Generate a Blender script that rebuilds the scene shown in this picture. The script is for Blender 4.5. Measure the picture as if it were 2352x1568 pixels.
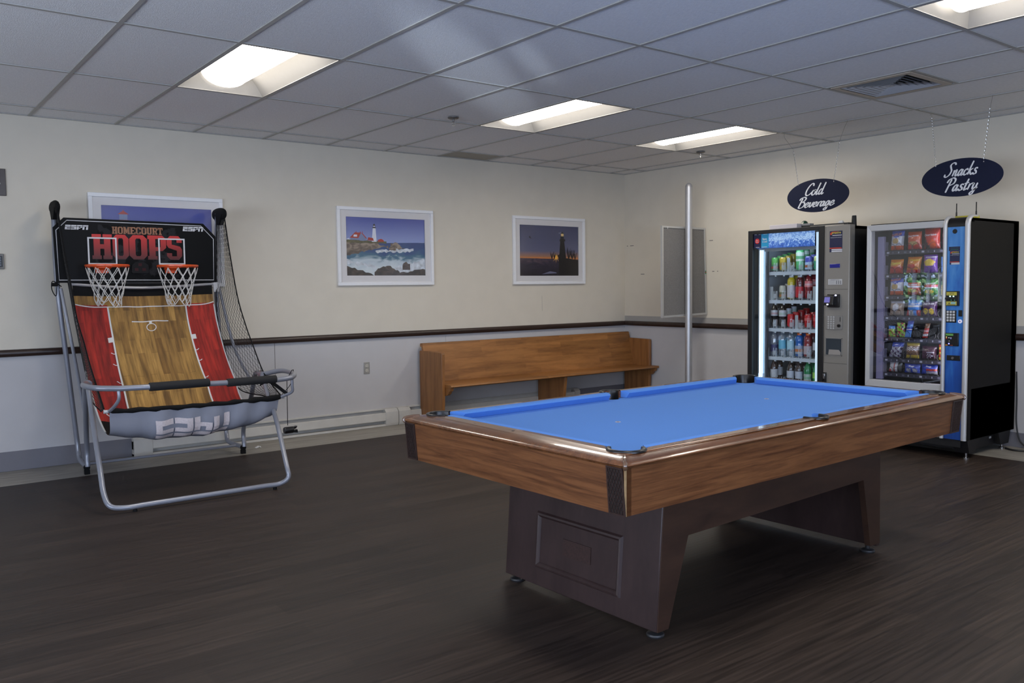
import bpy, bmesh, math, random
from mathutils import Vector, Matrix
C = bpy.context.scene
for o in list(bpy.data.objects): bpy.data.objects.remove(o)
random.seed(7)
PI = math.pi
H = 2.695            # ceiling height; corner of the room is the origin, the room lies towards -x and -y

# ------------------------------------------------------------------ camera
CAM = Vector((-7.479, -7.452, 1.3556))
yaw, pitch, roll = 0.65547, -0.06368, -0.01219
cyw, syw = math.cos(yaw), math.sin(yaw)
fw = Vector((syw*math.cos(pitch), cyw*math.cos(pitch), math.sin(pitch)))
r0 = Vector((cyw, -syw, 0.0)); u0 = r0.cross(fw)
rt = r0*math.cos(roll) + u0*math.sin(roll); up = -r0*math.sin(roll) + u0*math.cos(roll)
camd = bpy.data.cameras.new('camera'); cam = bpy.data.objects.new('camera', camd)
C.collection.objects.link(cam)
M = Matrix((( rt.x, up.x, -fw.x, CAM.x), (rt.y, up.y, -fw.y, CAM.y), (rt.z, up.z, -fw.z, CAM.z), (0,0,0,1)))
cam.matrix_world = M
camd.sensor_width = 36.0; camd.lens = 1960.93/2352*36; camd.clip_start = 0.05; camd.clip_end = 200
C.camera = cam

# ------------------------------------------------------------------ world, sun, daylight, exposure
C.view_settings.view_transform = 'Standard'; C.view_settings.look = 'None'
C.view_settings.gamma = 1.0; C.view_settings.use_curve_mapping = False
C.view_settings.exposure = 0.55
w = bpy.data.worlds.new('sky'); C.world = w; w.use_nodes = True
bgn = w.node_tree.nodes['Background']; bgn.inputs[0].default_value = (0.50, 0.66, 1.0, 1); bgn.inputs[1].default_value = 2.2
def area_light(name, loc, rot, sx, sy, power, col):
    l = bpy.data.lights.new(name, 'AREA'); l.shape = 'RECTANGLE'; l.size = sx; l.size_y = sy
    l.energy = power; l.color = col
    o = bpy.data.objects.new(name, l); C.collection.objects.link(o); o.location = loc; o.rotation_euler = rot
    return o
# daylight through the openings in the walls behind and beside the camera
DAY = (0.61, 0.74, 1.0); DAY2 = (0.84, 0.90, 1.0)
area_light('daylight_south', (-6.6, -10.3, 1.45), (PI/2+.50, 0, 0), 4.6, 1.5, 108, DAY)       # faces +y
area_light('daylight_west', (-10.5, -6.1, 1.30), (PI/2+.50, 0, -PI/2), 6.4, 1.5, 128, DAY2)     # faces +x
# sunlight glinting off a parked car outside, upwards through the west window
for tgt, deg, en in (((-4.35, -3.00, H), 2.9, 2700), ((-4.20, -3.42, H), 1.1, 2300), ((-4.0, -3.75, H), 0.9, 1900)):
    sp = bpy.data.lights.new('car_glint', 'SPOT'); sp.energy = en; sp.color = (0.72, 0.84, 1.0)
    sp.spot_size = math.radians(deg); sp.spot_blend = 0.9; sp.shadow_soft_size = 0.05
    spo = bpy.data.objects.new('car_glint', sp); C.collection.objects.link(spo); spo.location = (-13.2, -10.6, 0.75)
    spo.rotation_euler = (Vector(tgt)-spo.location).to_track_quat('-Z', 'Y').to_euler()
C.cycles.max_bounces = 8; C.cycles.diffuse_bounces = 4; C.cycles.glossy_bounces = 4
C.cycles.transparent_max_bounces = 16; C.cycles.transmission_bounces = 4
C.cycles.use_denoising = True; C.cycles.sample_clamp_indirect = 6.0
C.cycles.caustics_reflective = False; C.cycles.caustics_refractive = False

# ------------------------------------------------------------------ materials
MATS = {}
def hexc(r, g, b): # sRGB 0-255 -> linear
    f = lambda c: (c/255/12.92 if c/255 <= .04045 else ((c/255+.055)/1.055)**2.4)
    return (f(r), f(g), f(b), 1)
def mat(name, col, rough=0.5, metal=0.0, noise=0.0, nscale=30.0, bump=0.0, bscale=None, spec=0.5, emit=None, estr=0.0, coat=0.0, trans=0.0, alpha=1.0, stretch=None):
    if name in MATS: return MATS[name]
    m = bpy.data.materials.new(name); m.use_nodes = True; nt = m.node_tree; b = nt.nodes['Principled BSDF']
    col = tuple(col) if len(col) == 4 else tuple(col)+(1,)
    b.inputs['Base Color'].default_value = col; b.inputs['Roughness'].default_value = rough
    b.inputs['Metallic'].default_value = metal; b.inputs['Specular IOR Level'].default_value = spec
    b.inputs['Coat Weight'].default_value = coat; b.inputs['Coat Roughness'].default_value = 0.08
    b.inputs['Transmission Weight'].default_value = trans; b.inputs['Alpha'].default_value = alpha
    if emit:
        b.inputs['Emission Color'].default_value = tuple(emit)+(1,) if len(emit) == 3 else emit
        b.inputs['Emission Strength'].default_value = estr
    tc = nt.nodes.new('ShaderNodeTexCoord'); mp = nt.nodes.new('ShaderNodeMapping')
    nt.links.new(tc.outputs['Object'], mp.inputs[0])
    if stretch: mp.inputs['Scale'].default_value = stretch
    n = nt.nodes.new('ShaderNodeTexNoise'); n.inputs['Scale'].default_value = nscale; n.inputs['Detail'].default_value = 4
    nt.links.new(mp.outputs[0], n.inputs['Vector'])
    k = max(noise, 0.015)
    mx = nt.nodes.new('ShaderNodeMix'); mx.data_type = 'RGBA'; mx.blend_type = 'MULTIPLY'; mx.inputs[0].default_value = 1
    rp = nt.nodes.new('ShaderNodeValToRGB'); rp.color_ramp.elements[0].position = .3; rp.color_ramp.elements[1].position = .7
    rp.color_ramp.elements[0].color = (1-k,)*3+(1,); rp.color_ramp.elements[1].color = (1+k,)*3+(1,)
    nt.links.new(n.outputs[0], rp.inputs[0]); nt.links.new(rp.outputs[0], mx.inputs[7]); mx.inputs[6].default_value = col
    nt.links.new(mx.outputs[2], b.inputs['Base Color'])
    if bump:
        bp = nt.nodes.new('ShaderNodeBump'); bp.inputs['Strength'].default_value = bump; bp.inputs['Distance'].default_value = 0.01
        n2 = nt.nodes.new('ShaderNodeTexNoise'); n2.inputs['Scale'].default_value = bscale or nscale; n2.inputs['Detail'].default_value = 3
        nt.links.new(mp.outputs[0], n2.inputs['Vector']); nt.links.new(n2.outputs[0], bp.inputs['Height'])
        nt.links.new(bp.outputs[0], b.inputs['Normal'])
    MATS[name] = m; return m
def wood(name, c1, c2, scale, rough=0.4, coat=0.0, staves=None, warp=1.0, contrast=1.0):
    """grain stretched by scale (small along the grain); staves = (length, width, plane axes) for edge-glued boards"""
    if name in MATS: return MATS[name]
    m = bpy.data.materials.new(name); m.use_nodes = True; nt = m.node_tree; b = nt.nodes['Principled BSDF']; L = nt.links
    tc = nt.nodes.new('ShaderNodeTexCoord'); mp = nt.nodes.new('ShaderNodeMapping'); mp.inputs['Scale'].default_value = scale
    L.new(tc.outputs['Object'], mp.inputs[0])
    n1 = nt.nodes.new('ShaderNodeTexNoise'); n1.inputs['Scale'].default_value = 2.0; n1.inputs['Detail'].default_value = 6; n1.inputs['Distortion'].default_value = warp
    n2 = nt.nodes.new('ShaderNodeTexNoise'); n2.inputs['Scale'].default_value = 14.0; n2.inputs['Detail'].default_value = 3
    L.new(mp.outputs[0], n1.inputs['Vector']); L.new(mp.outputs[0], n2.inputs['Vector'])
    ad = nt.nodes.new('ShaderNodeMath'); ad.operation = 'MULTIPLY_ADD'; L.new(n2.outputs[0], ad.inputs[0]); ad.inputs[1].default_value = .35; L.new(n1.outputs[0], ad.inputs[2])
    rp = nt.nodes.new('ShaderNodeValToRGB'); e = rp.color_ramp.elements
    e[0].position = .50-.16/contrast+.1; e[1].position = .50+.16/contrast+.15; e[0].color = c1; e[1].color = c2
    L.new(ad.outputs[0], rp.inputs[0]); out = rp.outputs[0]
    if staves:
        sl, sw, rot = staves
        m2 = nt.nodes.new('ShaderNodeMapping'); m2.inputs['Rotation'].default_value = rot; L.new(tc.outputs['Object'], m2.inputs[0])
        br = nt.nodes.new('ShaderNodeTexBrick'); br.inputs['Scale'].default_value = 1; br.inputs['Brick Width'].default_value = sl; br.inputs['Row Height'].default_value = sw
        br.inputs['Mortar Size'].default_value = 0.0; br.offset = .37
        br.inputs['Color1'].default_value = (.78,.78,.78,1); br.inputs['Color2'].default_value = (1.15,1.15,1.15,1)
        L.new(m2.outputs[0], br.inputs['Vector'])
        mx = nt.nodes.new('ShaderNodeMix'); mx.data_type = 'RGBA'; mx.blend_type = 'MULTIPLY'; mx.inputs[0].default_value = 1
        L.new(out, mx.inputs[6]); L.new(br.outputs[0], mx.inputs[7]); out = mx.outputs[2]
    L.new(out, b.inputs['Base Color']); b.inputs['Roughness'].default_value = rough
    b.inputs['Coat Weight'].default_value = coat; b.inputs['Coat Roughness'].default_value = .06
    bp = nt.nodes.new('ShaderNodeBump'); bp.inputs['Strength'].default_value = .05; L.new(ad.outputs[0], bp.inputs['Height']); L.new(bp.outputs[0], b.inputs['Normal'])
    MATS[name] = m; return m
def clear(name, tint=(1,1,1), refl=0.08, rough=0.02, milk=0.0):
    """thin clear sheet: mostly transparent, mirror-like at the surface, a little milky plastic if asked"""
    if name in MATS: return MATS[name]
    m = bpy.data.materials.new(name); m.use_nodes = True; nt = m.node_tree; nt.nodes.remove(nt.nodes['Principled BSDF'])
    t = nt.nodes.new('ShaderNodeBsdfTransparent'); t.inputs[0].default_value = tuple(tint)+(1,)
    g = nt.nodes.new('ShaderNodeBsdfGlossy'); g.inputs['Roughness'].default_value = rough
    mx = nt.nodes.new('ShaderNodeMixShader')
    if refl is None:
        fr = nt.nodes.new('ShaderNodeFresnel'); fr.inputs[0].default_value = 1.5; nt.links.new(fr.outputs[0], mx.inputs[0])
    else: mx.inputs[0].default_value = refl
    nt.links.new(t.outputs[0], mx.inputs[1]); nt.links.new(g.outputs[0], mx.inputs[2]); last = mx
    if milk:
        d = nt.nodes.new('ShaderNodeBsdfDiffuse'); d.inputs[0].default_value = (.85,.92,1,1)
        m2 = nt.nodes.new('ShaderNodeMixShader'); m2.inputs[0].default_value = milk
        nt.links.new(mx.outputs[0], m2.inputs[1]); nt.links.new(d.outputs[0], m2.inputs[2]); last = m2
    nt.links.new(last.outputs[0], nt.nodes['Material Output'].inputs[0])
    MATS[name] = m; return m

# ------------------------------------------------------------------ mesh builder
class MB:
    def __init__(s): s.v = []; s.f = []; s.m = []; s.uv = None
    def add(s, verts, faces, mi=0):
        b = len(s.v); s.v += [tuple(v) for v in verts]
        for f in faces: s.f.append(tuple(i+b for i in f)); s.m.append(mi)
        return s
    def box(s, x0, x1, y0, y1, z0, z1, mi=0):
        if x0 > x1: x0, x1 = x1, x0
        if y0 > y1: y0, y1 = y1, y0
        if z0 > z1: z0, z1 = z1, z0
        v = [(x0,y0,z0),(x1,y0,z0),(x1,y1,z0),(x0,y1,z0),(x0,y0,z1),(x1,y0,z1),(x1,y1,z1),(x0,y1,z1)]
        return s.add(v, [(0,3,2,1),(4,5,6,7),(0,1,5,4),(1,2,6,5),(2,3,7,6),(3,0,4,7)], mi)
    def hexa(s, bot, top, mi=0):   # 4 bottom + 4 top points, counter-clockwise from above
        return s.add(list(bot)+list(top), [(0,3,2,1),(4,5,6,7),(0,1,5,4),(1,2,6,5),(2,3,7,6),(3,0,4,7)], mi)
    def prism(s, poly, off, mi=0):  # planar polygon (3-D points) extruded by vector off
        n = len(poly); off = Vector(off); p = [Vector(q) for q in poly]
        v = p+[q+off for q in p]
        f = [tuple(range(n))[::-1], tuple(range(n, 2*n))]+[(i, (i+1) % n, (i+1) % n+n, i+n) for i in range(n)]
        return s.add(v, f, mi)
    def tube(s, pts, r, seg=10, mi=0, closed=False, caps=True):
        P = [Vector(p) for p in pts]; n = len(P)
        rr = r if isinstance(r, (list, tuple)) else [r]*n
        t0 = (P[1]-P[0]).normalized(); a = Vector((0,0,1)) if abs(t0.z) < .9 else Vector((1,0,0))
        N = (a-t0*a.dot(t0)).normalized(); rings = []
        for i in range(n):
            if closed: t = (P[(i+1) % n]-P[i-1]).normalized()
            elif i == 0: t = t0
            elif i == n-1: t = (P[-1]-P[-2]).normalized()
            else: t = ((P[i+1]-P[i]).normalized()+(P[i]-P[i-1]).normalized()).normalized()
            N = (N-t*N.dot(t)).normalized(); B = t.cross(N)
            rings.append([P[i]+(N*math.cos(2*PI*k/seg)+B*math.sin(2*PI*k/seg))*rr[i] for k in range(seg)])
        v = [q for R in rings for q in R]; f = []
        for i in range(n if closed else n-1):
            j = (i+1) % n
            for k in range(seg):
                l = (k+1) % seg; f.append((i*seg+k, i*seg+l, j*seg+l, j*seg+k))
        if caps and not closed: f.append(tuple(range(seg))[::-1]); f.append(tuple((n-1)*seg+k for k in range(seg)))
        return s.add(v, f, mi)
    def lathe(s, prof, center, axis='z', seg=20, mi=0, mis=None, cap=True):  # prof: (radius, height)
        c = Vector(center); v = []; n = len(prof)
        for (r, h) in prof:
            for k in range(seg):
                a = 2*PI*k/seg; x, y = r*math.cos(a), r*math.sin(a)
                v.append(c+(Vector((x, y, h)) if axis == 'z' else Vector((h, x, y)) if axis == 'x' else Vector((y, h, x))))
        b = len(s.v); s.v += [tuple(q) for q in v]
        for i in range(n-1):
            for k in range(seg):
                l = (k+1) % seg; s.f.append((b+i*seg+k, b+i*seg+l, b+(i+1)*seg+l, b+(i+1)*seg+k)); s.m.append(mis[i] if mis else mi)
        if cap:
            s.f.append(tuple(b+k for k in range(seg))[::-1]); s.m.append(mis[0] if mis else mi)
            s.f.append(tuple(b+(n-1)*seg+k for k in range(seg))); s.m.append(mis[-1] if mis else mi)
        return s
    def grid(s, P, mi=0, mf=None):   # P[i][j] points
        n, m_ = len(P), len(P[0]); b = len(s.v); s.v += [tuple(q) for R in P for q in R]
        for i in range(n-1):
            for j in range(m_-1):
                s.f.append((b+i*m_+j, b+i*m_+j+1, b+(i+1)*m_+j+1, b+(i+1)*m_+j)); s.m.append(mf(i, j) if mf else mi)
        return s
    def build(s, name, mats, parent=None, smooth=True, bevel=0.0, angle=35, solid=0.0, base=None, fixn=False):
        if not isinstance(mats, (list, tuple)): mats = [mats]
        org = Vector((0,0,0))
        if parent is not None: org = worldloc(parent)
        if base is not None: org = Vector(base)
        me = bpy.data.meshes.new(name); me.from_pydata([tuple(Vector(v)-org) for v in s.v], [], s.f)
        for m_ in mats: me.materials.append(m_)
        me.polygons.foreach_set('material_index', s.m)
        if fixn:
            bm = bmesh.new(); bm.from_mesh(me); bmesh.ops.recalc_face_normals(bm, faces=bm.faces); bm.to_mesh(me); bm.free()
        if s.uv:
            ul = me.uv_layers.new(name='UVMap')
            for p in me.polygons:
                for li, vi in zip(p.loop_indices, p.vertices): ul.data[li].uv = s.uv[vi]
        me.update()
        if smooth: me.shade_smooth(); me.set_sharp_from_angle(angle=math.radians(angle))
        o = bpy.data.objects.new(name, me); C.collection.objects.link(o)
        if parent is not None: o.parent = parent; o.location = (0,0,0)
        elif base is not None: o.location = base
        if bevel:
            b = o.modifiers.new('edge_bevel', 'BEVEL'); b.width = bevel; b.segments = 2; b.limit_method = 'ANGLE'; b.angle_limit = math.radians(40)
        if solid:
            b = o.modifiers.new('thickness', 'SOLIDIFY'); b.thickness = solid; b.offset = 0
        return o
def worldloc(o):
    p = Vector((0,0,0))
    while o is not None: p += o.location; o = o.parent
    return p
def tag(o, label, cat, group=None, kind=None):
    o['label'] = label; o['category'] = cat
    if group: o['group'] = group
    if kind: o['kind'] = kind
    return o
def thing(name, label, cat, loc, group=None):
    o = bpy.data.objects.new(name, None); C.collection.objects.link(o); o.location = loc; o.empty_display_size = .05
    return tag(o, label, cat, group)
def struct(o): o['kind'] = 'structure'; return o
def bez(pts, n=8):   # Catmull-Rom through points
    P = [Vector(p) for p in pts]; out = []
    for i in range(len(P)-1):
        p0 = P[i-1] if i else P[0]*2-P[1]; p1, p2 = P[i], P[i+1]; p3 = P[i+2] if i+2 < len(P) else P[-1]*2-P[-2]
        for k in range(n):
            t = k/n
            out.append(.5*((2*p1)+(p2-p0)*t+(2*p0-5*p1+4*p2-p3)*t*t+(3*p1-p0-3*p2+p3)*t**3))
    out.append(P[-1]); return out
def round_path(pts, r, n=5, closed=False):   # polyline with filleted corners
    P = [Vector(p) for p in pts]; out = []; N = len(P)
    for i in range(N):
        if not closed and i in (0, N-1): out.append(P[i]); continue
        a, b, c = P[i-1], P[i], P[(i+1) % N]
        ra = min(r, (a-b).length*.49, (c-b).length*.49); s_ = b+(a-b).normalized()*ra; e = b+(c-b).normalized()*ra
        for k in range(n+1):
            t = k/n; out.append(s_*(1-t)**2+b*2*t*(1-t)+e*t*t)
    return out
def rrect(w_, h_, r, n=5):   # rounded rectangle around the origin, 2-D
    return [(p.x, p.y) for p in round_path([(-w_/2,-h_/2,0),(w_/2,-h_/2,0),(w_/2,h_/2,0),(-w_/2,h_/2,0)], r, n, True)]
def text_mesh(txt, size, bold=0.0, extrude=0.0, shear=0.0, spacing=1.0, align='CENTER'):
    cu = bpy.data.curves.new('lettering', 'FONT'); cu.body = txt; cu.size = size; cu.offset = bold; cu.extrude = extrude; cu.shear = shear
    cu.space_character = spacing; cu.align_x = align; cu.align_y = 'CENTER'; cu.resolution_u = 3
    o = bpy.data.objects.new('lettering', cu); C.collection.objects.link(o)
    dg = bpy.context.evaluated_depsgraph_get(); me = bpy.data.meshes.new_from_object(o.evaluated_get(dg))
    v = [Vector(q.co) for q in me.vertices]; f = [tuple(p.vertices) for p in me.polygons]
    bpy.data.objects.remove(o); bpy.data.curves.remove(cu); bpy.data.meshes.remove(me)
    return v, f
def put_text(mb, txt, size, center, ux, uy, bold=0.0, shear=0.0, spacing=1.0, mi=0, fit=None, lift=0.0):
    """flat lettering laid on a surface: ux = reading direction, uy = up; fit = (width, height)"""
    v, f = text_mesh(txt, 1.0, bold, 0.0, shear, spacing)
    if not v: return
    xs = [p.x for p in v]; ys = [p.y for p in v]; cx, cy = (min(xs)+max(xs))/2, (min(ys)+max(ys))/2
    sx = sy = size
    if fit: sx = fit[0]/(max(xs)-min(xs)); sy = fit[1]/(max(ys)-min(ys))
    ux, uy, c = Vector(ux), Vector(uy), Vector(center); nz = ux.cross(uy)
    mb.add([c+ux*((p.x-cx)*sx)+uy*((p.y-cy)*sy)+nz*lift for p in v], f, mi)
def flat_poly(mb, pts, center, ux, uy, mi=0, lift=0.0):
    ux, uy, c = Vector(ux), Vector(uy), Vector(center); nz = ux.cross(uy)
    mb.add([c+ux*p[0]+uy*p[1]+nz*lift for p in pts], [tuple(range(len(pts)))], mi)
def flat_rect(mb, x0, x1, y0, y1, center, ux, uy, mi=0, lift=0.0): flat_poly(mb, [(x0,y0),(x1,y0),(x1,y1),(x0,y1)], center, ux, uy, mi, lift)

# ================================================================== THE ROOM
XW, YS = -10.4, -10.2      # far walls behind the camera
DX, DY, SX, SY = 0.2613, 0.3729, 0.6096, 1.2192
colx = lambda c: -(DX+(10-c)*SX)
rowy = lambda r: -(DY+(r-1)*SY)
LIGHTS = [(1,2),(5,2),(8,2),(5,5),(1,5),(8,5)]
VENT = (7,4)

def floor_material():
    m = bpy.data.materials.new('dark_vinyl_plank'); m.use_nodes = True; nt = m.node_tree; L = nt.links; b = nt.nodes['Principled BSDF']
    tc = nt.nodes.new('ShaderNodeTexCoord')
    br = nt.nodes.new('ShaderNodeTexBrick'); br.inputs['Scale'].default_value = 1; br.inputs['Brick Width'].default_value = 1.22; br.inputs['Row Height'].default_value = .152
    br.inputs['Mortar Size'].default_value = .0012; br.inputs['Mortar Smooth'].default_value = .5; br.offset = .37; br.offset_frequency = 2
    br.inputs['Color1'].default_value = (.024,.016,.0125,1); br.inputs['Color2'].default_value = (.037,.025,.019,1); br.inputs['Mortar'].default_value = (.026,.020,.017,1)
    L.new(tc.outputs['Object'], br.inputs['Vector'])
    mp = nt.nodes.new('ShaderNodeMapping'); mp.inputs['Scale'].default_value = (1.0, 26, 1); L.new(tc.outputs['Object'], mp.inputs[0])
    n = nt.nodes.new('ShaderNodeTexNoise'); n.inputs['Scale'].default_value = 2.2; n.inputs['Detail'].default_value = 5; n.inputs['Distortion'].default_value = .4; L.new(mp.outputs[0], n.inputs['Vector'])
    rp = nt.nodes.new('ShaderNodeValToRGB'); rp.color_ramp.elements[0].position = .3; rp.color_ramp.elements[1].position = .75
    rp.color_ramp.elements[0].color = (.50,.50,.50,1); rp.color_ramp.elements[1].color = (1.55,1.52,1.48,1); L.new(n.outputs[0], rp.inputs[0])
    mx = nt.nodes.new('ShaderNodeMix'); mx.data_type = 'RGBA'; mx.blend_type = 'MULTIPLY'; mx.inputs[0].default_value = 1
    L.new(br.outputs[0], mx.inputs[6]); L.new(rp.outputs[0], mx.inputs[7]); L.new(mx.outputs[2], b.inputs['Base Color'])
    r2 = nt.nodes.new('ShaderNodeMapRange'); r2.inputs[3].default_value = .42; r2.inputs[4].default_value = .62; L.new(n.outputs[0], r2.inputs[0]); L.new(r2.outputs[0], b.inputs['Roughness'])
    bp = nt.nodes.new('ShaderNodeBump'); bp.inputs['Strength'].default_value = .22; bp.inputs['Distance'].default_value = .004; L.new(n.outputs[0], bp.inputs['Height']); L.new(bp.outputs[0], b.inputs['Normal'])
    b.inputs['Specular IOR Level'].default_value = .3
    return m
M_floor = floor_material()
M_border = wood('pale_border_plank', (.20,.185,.16,1), (.34,.315,.27,1), (1.2, 14, 1), rough=.5)
M_border2 = wood('pale_border_plank_side', (.20,.185,.16,1), (.34,.315,.27,1), (14, 1.2, 1), rough=.5)
f = MB()
f.add([(XW,YS,0),(-.57,YS,0),(-.57,-.57,0),(XW,-.57,0)], [(0,1,2,3)], 0)
f.add([(XW,-.57,0),(0,-.57,0),(0,0,0),(XW,0,0)], [(0,1,2,3)], 1)
f.add([(-.57,YS,0),(0,YS,0),(0,-.57,0),(-.57,-.57,0)], [(0,1,2,3)], 2)
f.add([(XW,YS,-.1),(0,YS,-.1),(0,0,-.1),(XW,0,-.1)], [(3,2,1,0)], 0)
struct(f.build('floor', [M_floor, M_border, M_border2], smooth=False))

M_wall = mat('cream_wall_paint', (.66,.605,.505), rough=.75, noise=.02, nscale=6, bump=.03, bscale=400)
M_low = mat('pale_grey_wall_paint', (.52,.505,.505), rough=.7, noise=.02, nscale=6, bump=.03, bscale=400)
M_band = mat('grey_band_paint', (.36,.345,.32), rough=.7)
def wall_with_opening(name, p0, p1, thick, zsplit, opening=None, mats=None, zmid=None):
    """vertical wall from p0 to p1 (xy); thick = outward xy offset; opening = (s0, s1, z0, z1) along the wall"""
    p0, p1 = Vector(p0+(0,)), Vector(p1+(0,)); L_ = (p1-p0).length; d = (p1-p0)/L_; n = Vector(thick+(0,))
    zs = sorted(set([0, zsplit, H+.3]+([zmid] if zmid else [])+([opening[2], opening[3]] if opening else [])))
    ss = sorted(set([0, L_]+([opening[0], opening[1]] if opening else [])))
    mb = MB()
    for i in range(len(ss)-1):
        for j in range(len(zs)-1):
            if opening and ss[i] >= opening[0]-1e-6 and ss[i+1] <= opening[1]+1e-6 and zs[j] >= opening[2]-1e-6 and zs[j+1] <= opening[3]+1e-6: continue
            a, b2 = p0+d*ss[i], p0+d*ss[i+1]; z0, z1 = Vector((0,0,zs[j])), Vector((0,0,zs[j+1]))
            mi = 1 if zs[j+1] <= zsplit+1e-6 else (2 if zmid and zs[j+1] <= zmid+1e-6 else 0)
            mb.hexa([a+z0, b2+z0, b2+n+z0, a+n+z0], [a+z1, b2+z1, b2+n+z1, a+n+z1], mi)
    return struct(mb.build(name, mats or [M_wall, M_low, M_band], smooth=False, fixn=True))
wall_with_opening('wall_left', (XW,0), (0,0), (0,.15), .885, (10.4-9.85, 10.4-8.35, .95, 1.57))
wall_with_opening('wall_right', (0,0), (0,YS), (.15,0), .885, None, zmid=.990)
wall_with_opening('wall_front', (XW,YS), (0,YS), (0,-.15), .885, (1.5, 6.1, .7, 2.2))
wall_with_opening('wall_back', (XW,0), (XW,YS), (-.15,0), .885, (2.8, 9.4, .55, 2.05))
# window joinery
M_white = mat('white_window_frame', (.75,.75,.76), rough=.45)
M_pane = clear('window_pane', (1,1,1), .04)
def window(n, corner, d, length, z0, z1, nx, nz, t=.05):
    mb = MB(); c, d = Vector(corner), Vector(d); nrm = Vector((-d.y, d.x, 0))*.03
    def bar(s0, s1, za, zb):
        a, b = c+d*s0-nrm, c+d*s1-nrm; q = nrm*2
        mb.hexa([a+Vector((0,0,za)), b+Vector((0,0,za)), b+q+Vector((0,0,za)), a+q+Vector((0,0,za))], [a+Vector((0,0,zb)), b+Vector((0,0,zb)), b+q+Vector((0,0,zb)), a+q+Vector((0,0,zb))])
    for i in range(nx+1):
        s_ = length*i/nx; s_ = min(max(s_, t/2), length-t/2); bar(s_-t/2, s_+t/2, z0, z1)
    for j in range(nz+1):
        z = z0+(z1-z0)*j/nz; z = min(max(z, z0+t/2), z1-t/2); bar(0, length, z-t/2, z+t/2)
    o = struct(mb.build('window_%d' % n, M_white, smooth=False, fixn=True))
    p = MB(); a, b = c, c+d*length
    p.add([a+Vector((0,0,z0)), b+Vector((0,0,z0)), b+Vector((0,0,z1)), a+Vector((0,0,z1))], [(0,1,2,3)]); p.build('pane', M_pane, o, smooth=False)
    return o
window(1, (-9.85, .07, 0), (1,0,0), 1.5, .95, 1.57, 3, 1)
window(2, (XW+1.5, YS-.07, 0), (1,0,0), 4.6, .7, 2.2, 3, 1)
window(3, (XW-.07, -9.4, 0), (0,1,0), 6.6, .55, 2.05, 8, 1, .07)
# what lies outside the left-hand window: a hedge behind wire fencing (seen mirrored in the snack machine's glass)
mb = MB()
for i in range(1500):
    x = random.uniform(-12.8, -8.0); z = random.uniform(.1, 2.3); y = 1.0+random.uniform(-.12,.12); r_ = random.uniform(.025,.07)
    mb.lathe([(r_*.2,-r_),(r_,-.3*r_),(r_*.8,.5*r_),(r_*.15,r_)], (x,y,z), seg=6)
hd = mb.build('hedge', mat('hedge_leaves', (.13,.20,.09), rough=.8, noise=.5, nscale=14), smooth=False)
_g = area_light('garden_skylight', (-10.2, .35, 2.9), (.15, 0, 0), 4.5, .4, 350, (.85,.95,1.0))
tag(hd, 'leafy green hedge outside the left-hand window', 'hedge', kind='stuff')
area_light('daylight_garden', (-9.1, .32, 2.6), (0.5, 0, 0), 1.5, .3, 8, DAY)

# ceiling: lay-in tiles with holes for the fixtures, and the metal grid
def tile_material():
    m = mat('ceiling_tile', (.84,.84,.85), rough=.85, noise=.05, nscale=40, bump=.25, bscale=90, stretch=(2.5,1,1)); return m
M_tile = tile_material(); M_stain = mat('discoloured_ceiling_tile', (.40,.38,.33), rough=.85, noise=.05, nscale=40)
M_grid = mat('ceiling_grid_metal', (.40,.39,.37), rough=.5)
mb = MB(); zt = H+.007
cs = [c for c in range(-7, 11)]; xs = [max(colx(c), XW) for c in cs]+[0.0]
ys = [0.0]+[rowy(r) for r in range(1, 10) if rowy(r) > YS]+[YS]
for i in range(len(xs)-1):
    for j in range(len(ys)-1):
        c = cs[i]; r = j
        if (c, r) in LIGHTS: continue
        y0, y1 = ys[j], ys[j+1]
        if (c, r) == VENT: y0 = y0-SX
        if xs[i+1]-xs[i] < .001: continue
        mb.add([(xs[i],y0,zt),(xs[i],y1,zt),(xs[i+1],y1,zt),(xs[i+1],y0,zt)], [(0,3,2,1)], 1 if (c, r) == (6, 0) else 0)
mb.box(XW, 0, YS, 0, H+.28, H+.3, 0)
struct(mb.build('ceiling', [M_tile, M_stain], smooth=False))
mb = MB(); g = .012
for c in cs:
    x = colx(c)
    if x > XW: mb.box(x-g, x+g, YS, 0, H, H+.006)
for y in ys[1:-1]:
    for i in range(len(xs)-1):
        if xs[i+1]-xs[i] > .05: mb.box(xs[i]+g, xs[i+1]-g, y-g, y+g, H+.0005, H+.006)
mb.box(colx(7)+g, colx(8)-g, rowy(4)-SX-g, rowy(4)-SX+g, H+.0005, H+.006)
mb.box(XW, 0, -.02, 0, H+.0006, H+.006); mb.box(-.02, 0, YS, -.02, H+.0006, H+.006)
struct(mb.build('trim_1', M_grid, smooth=False))       # T-bar grid

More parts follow.
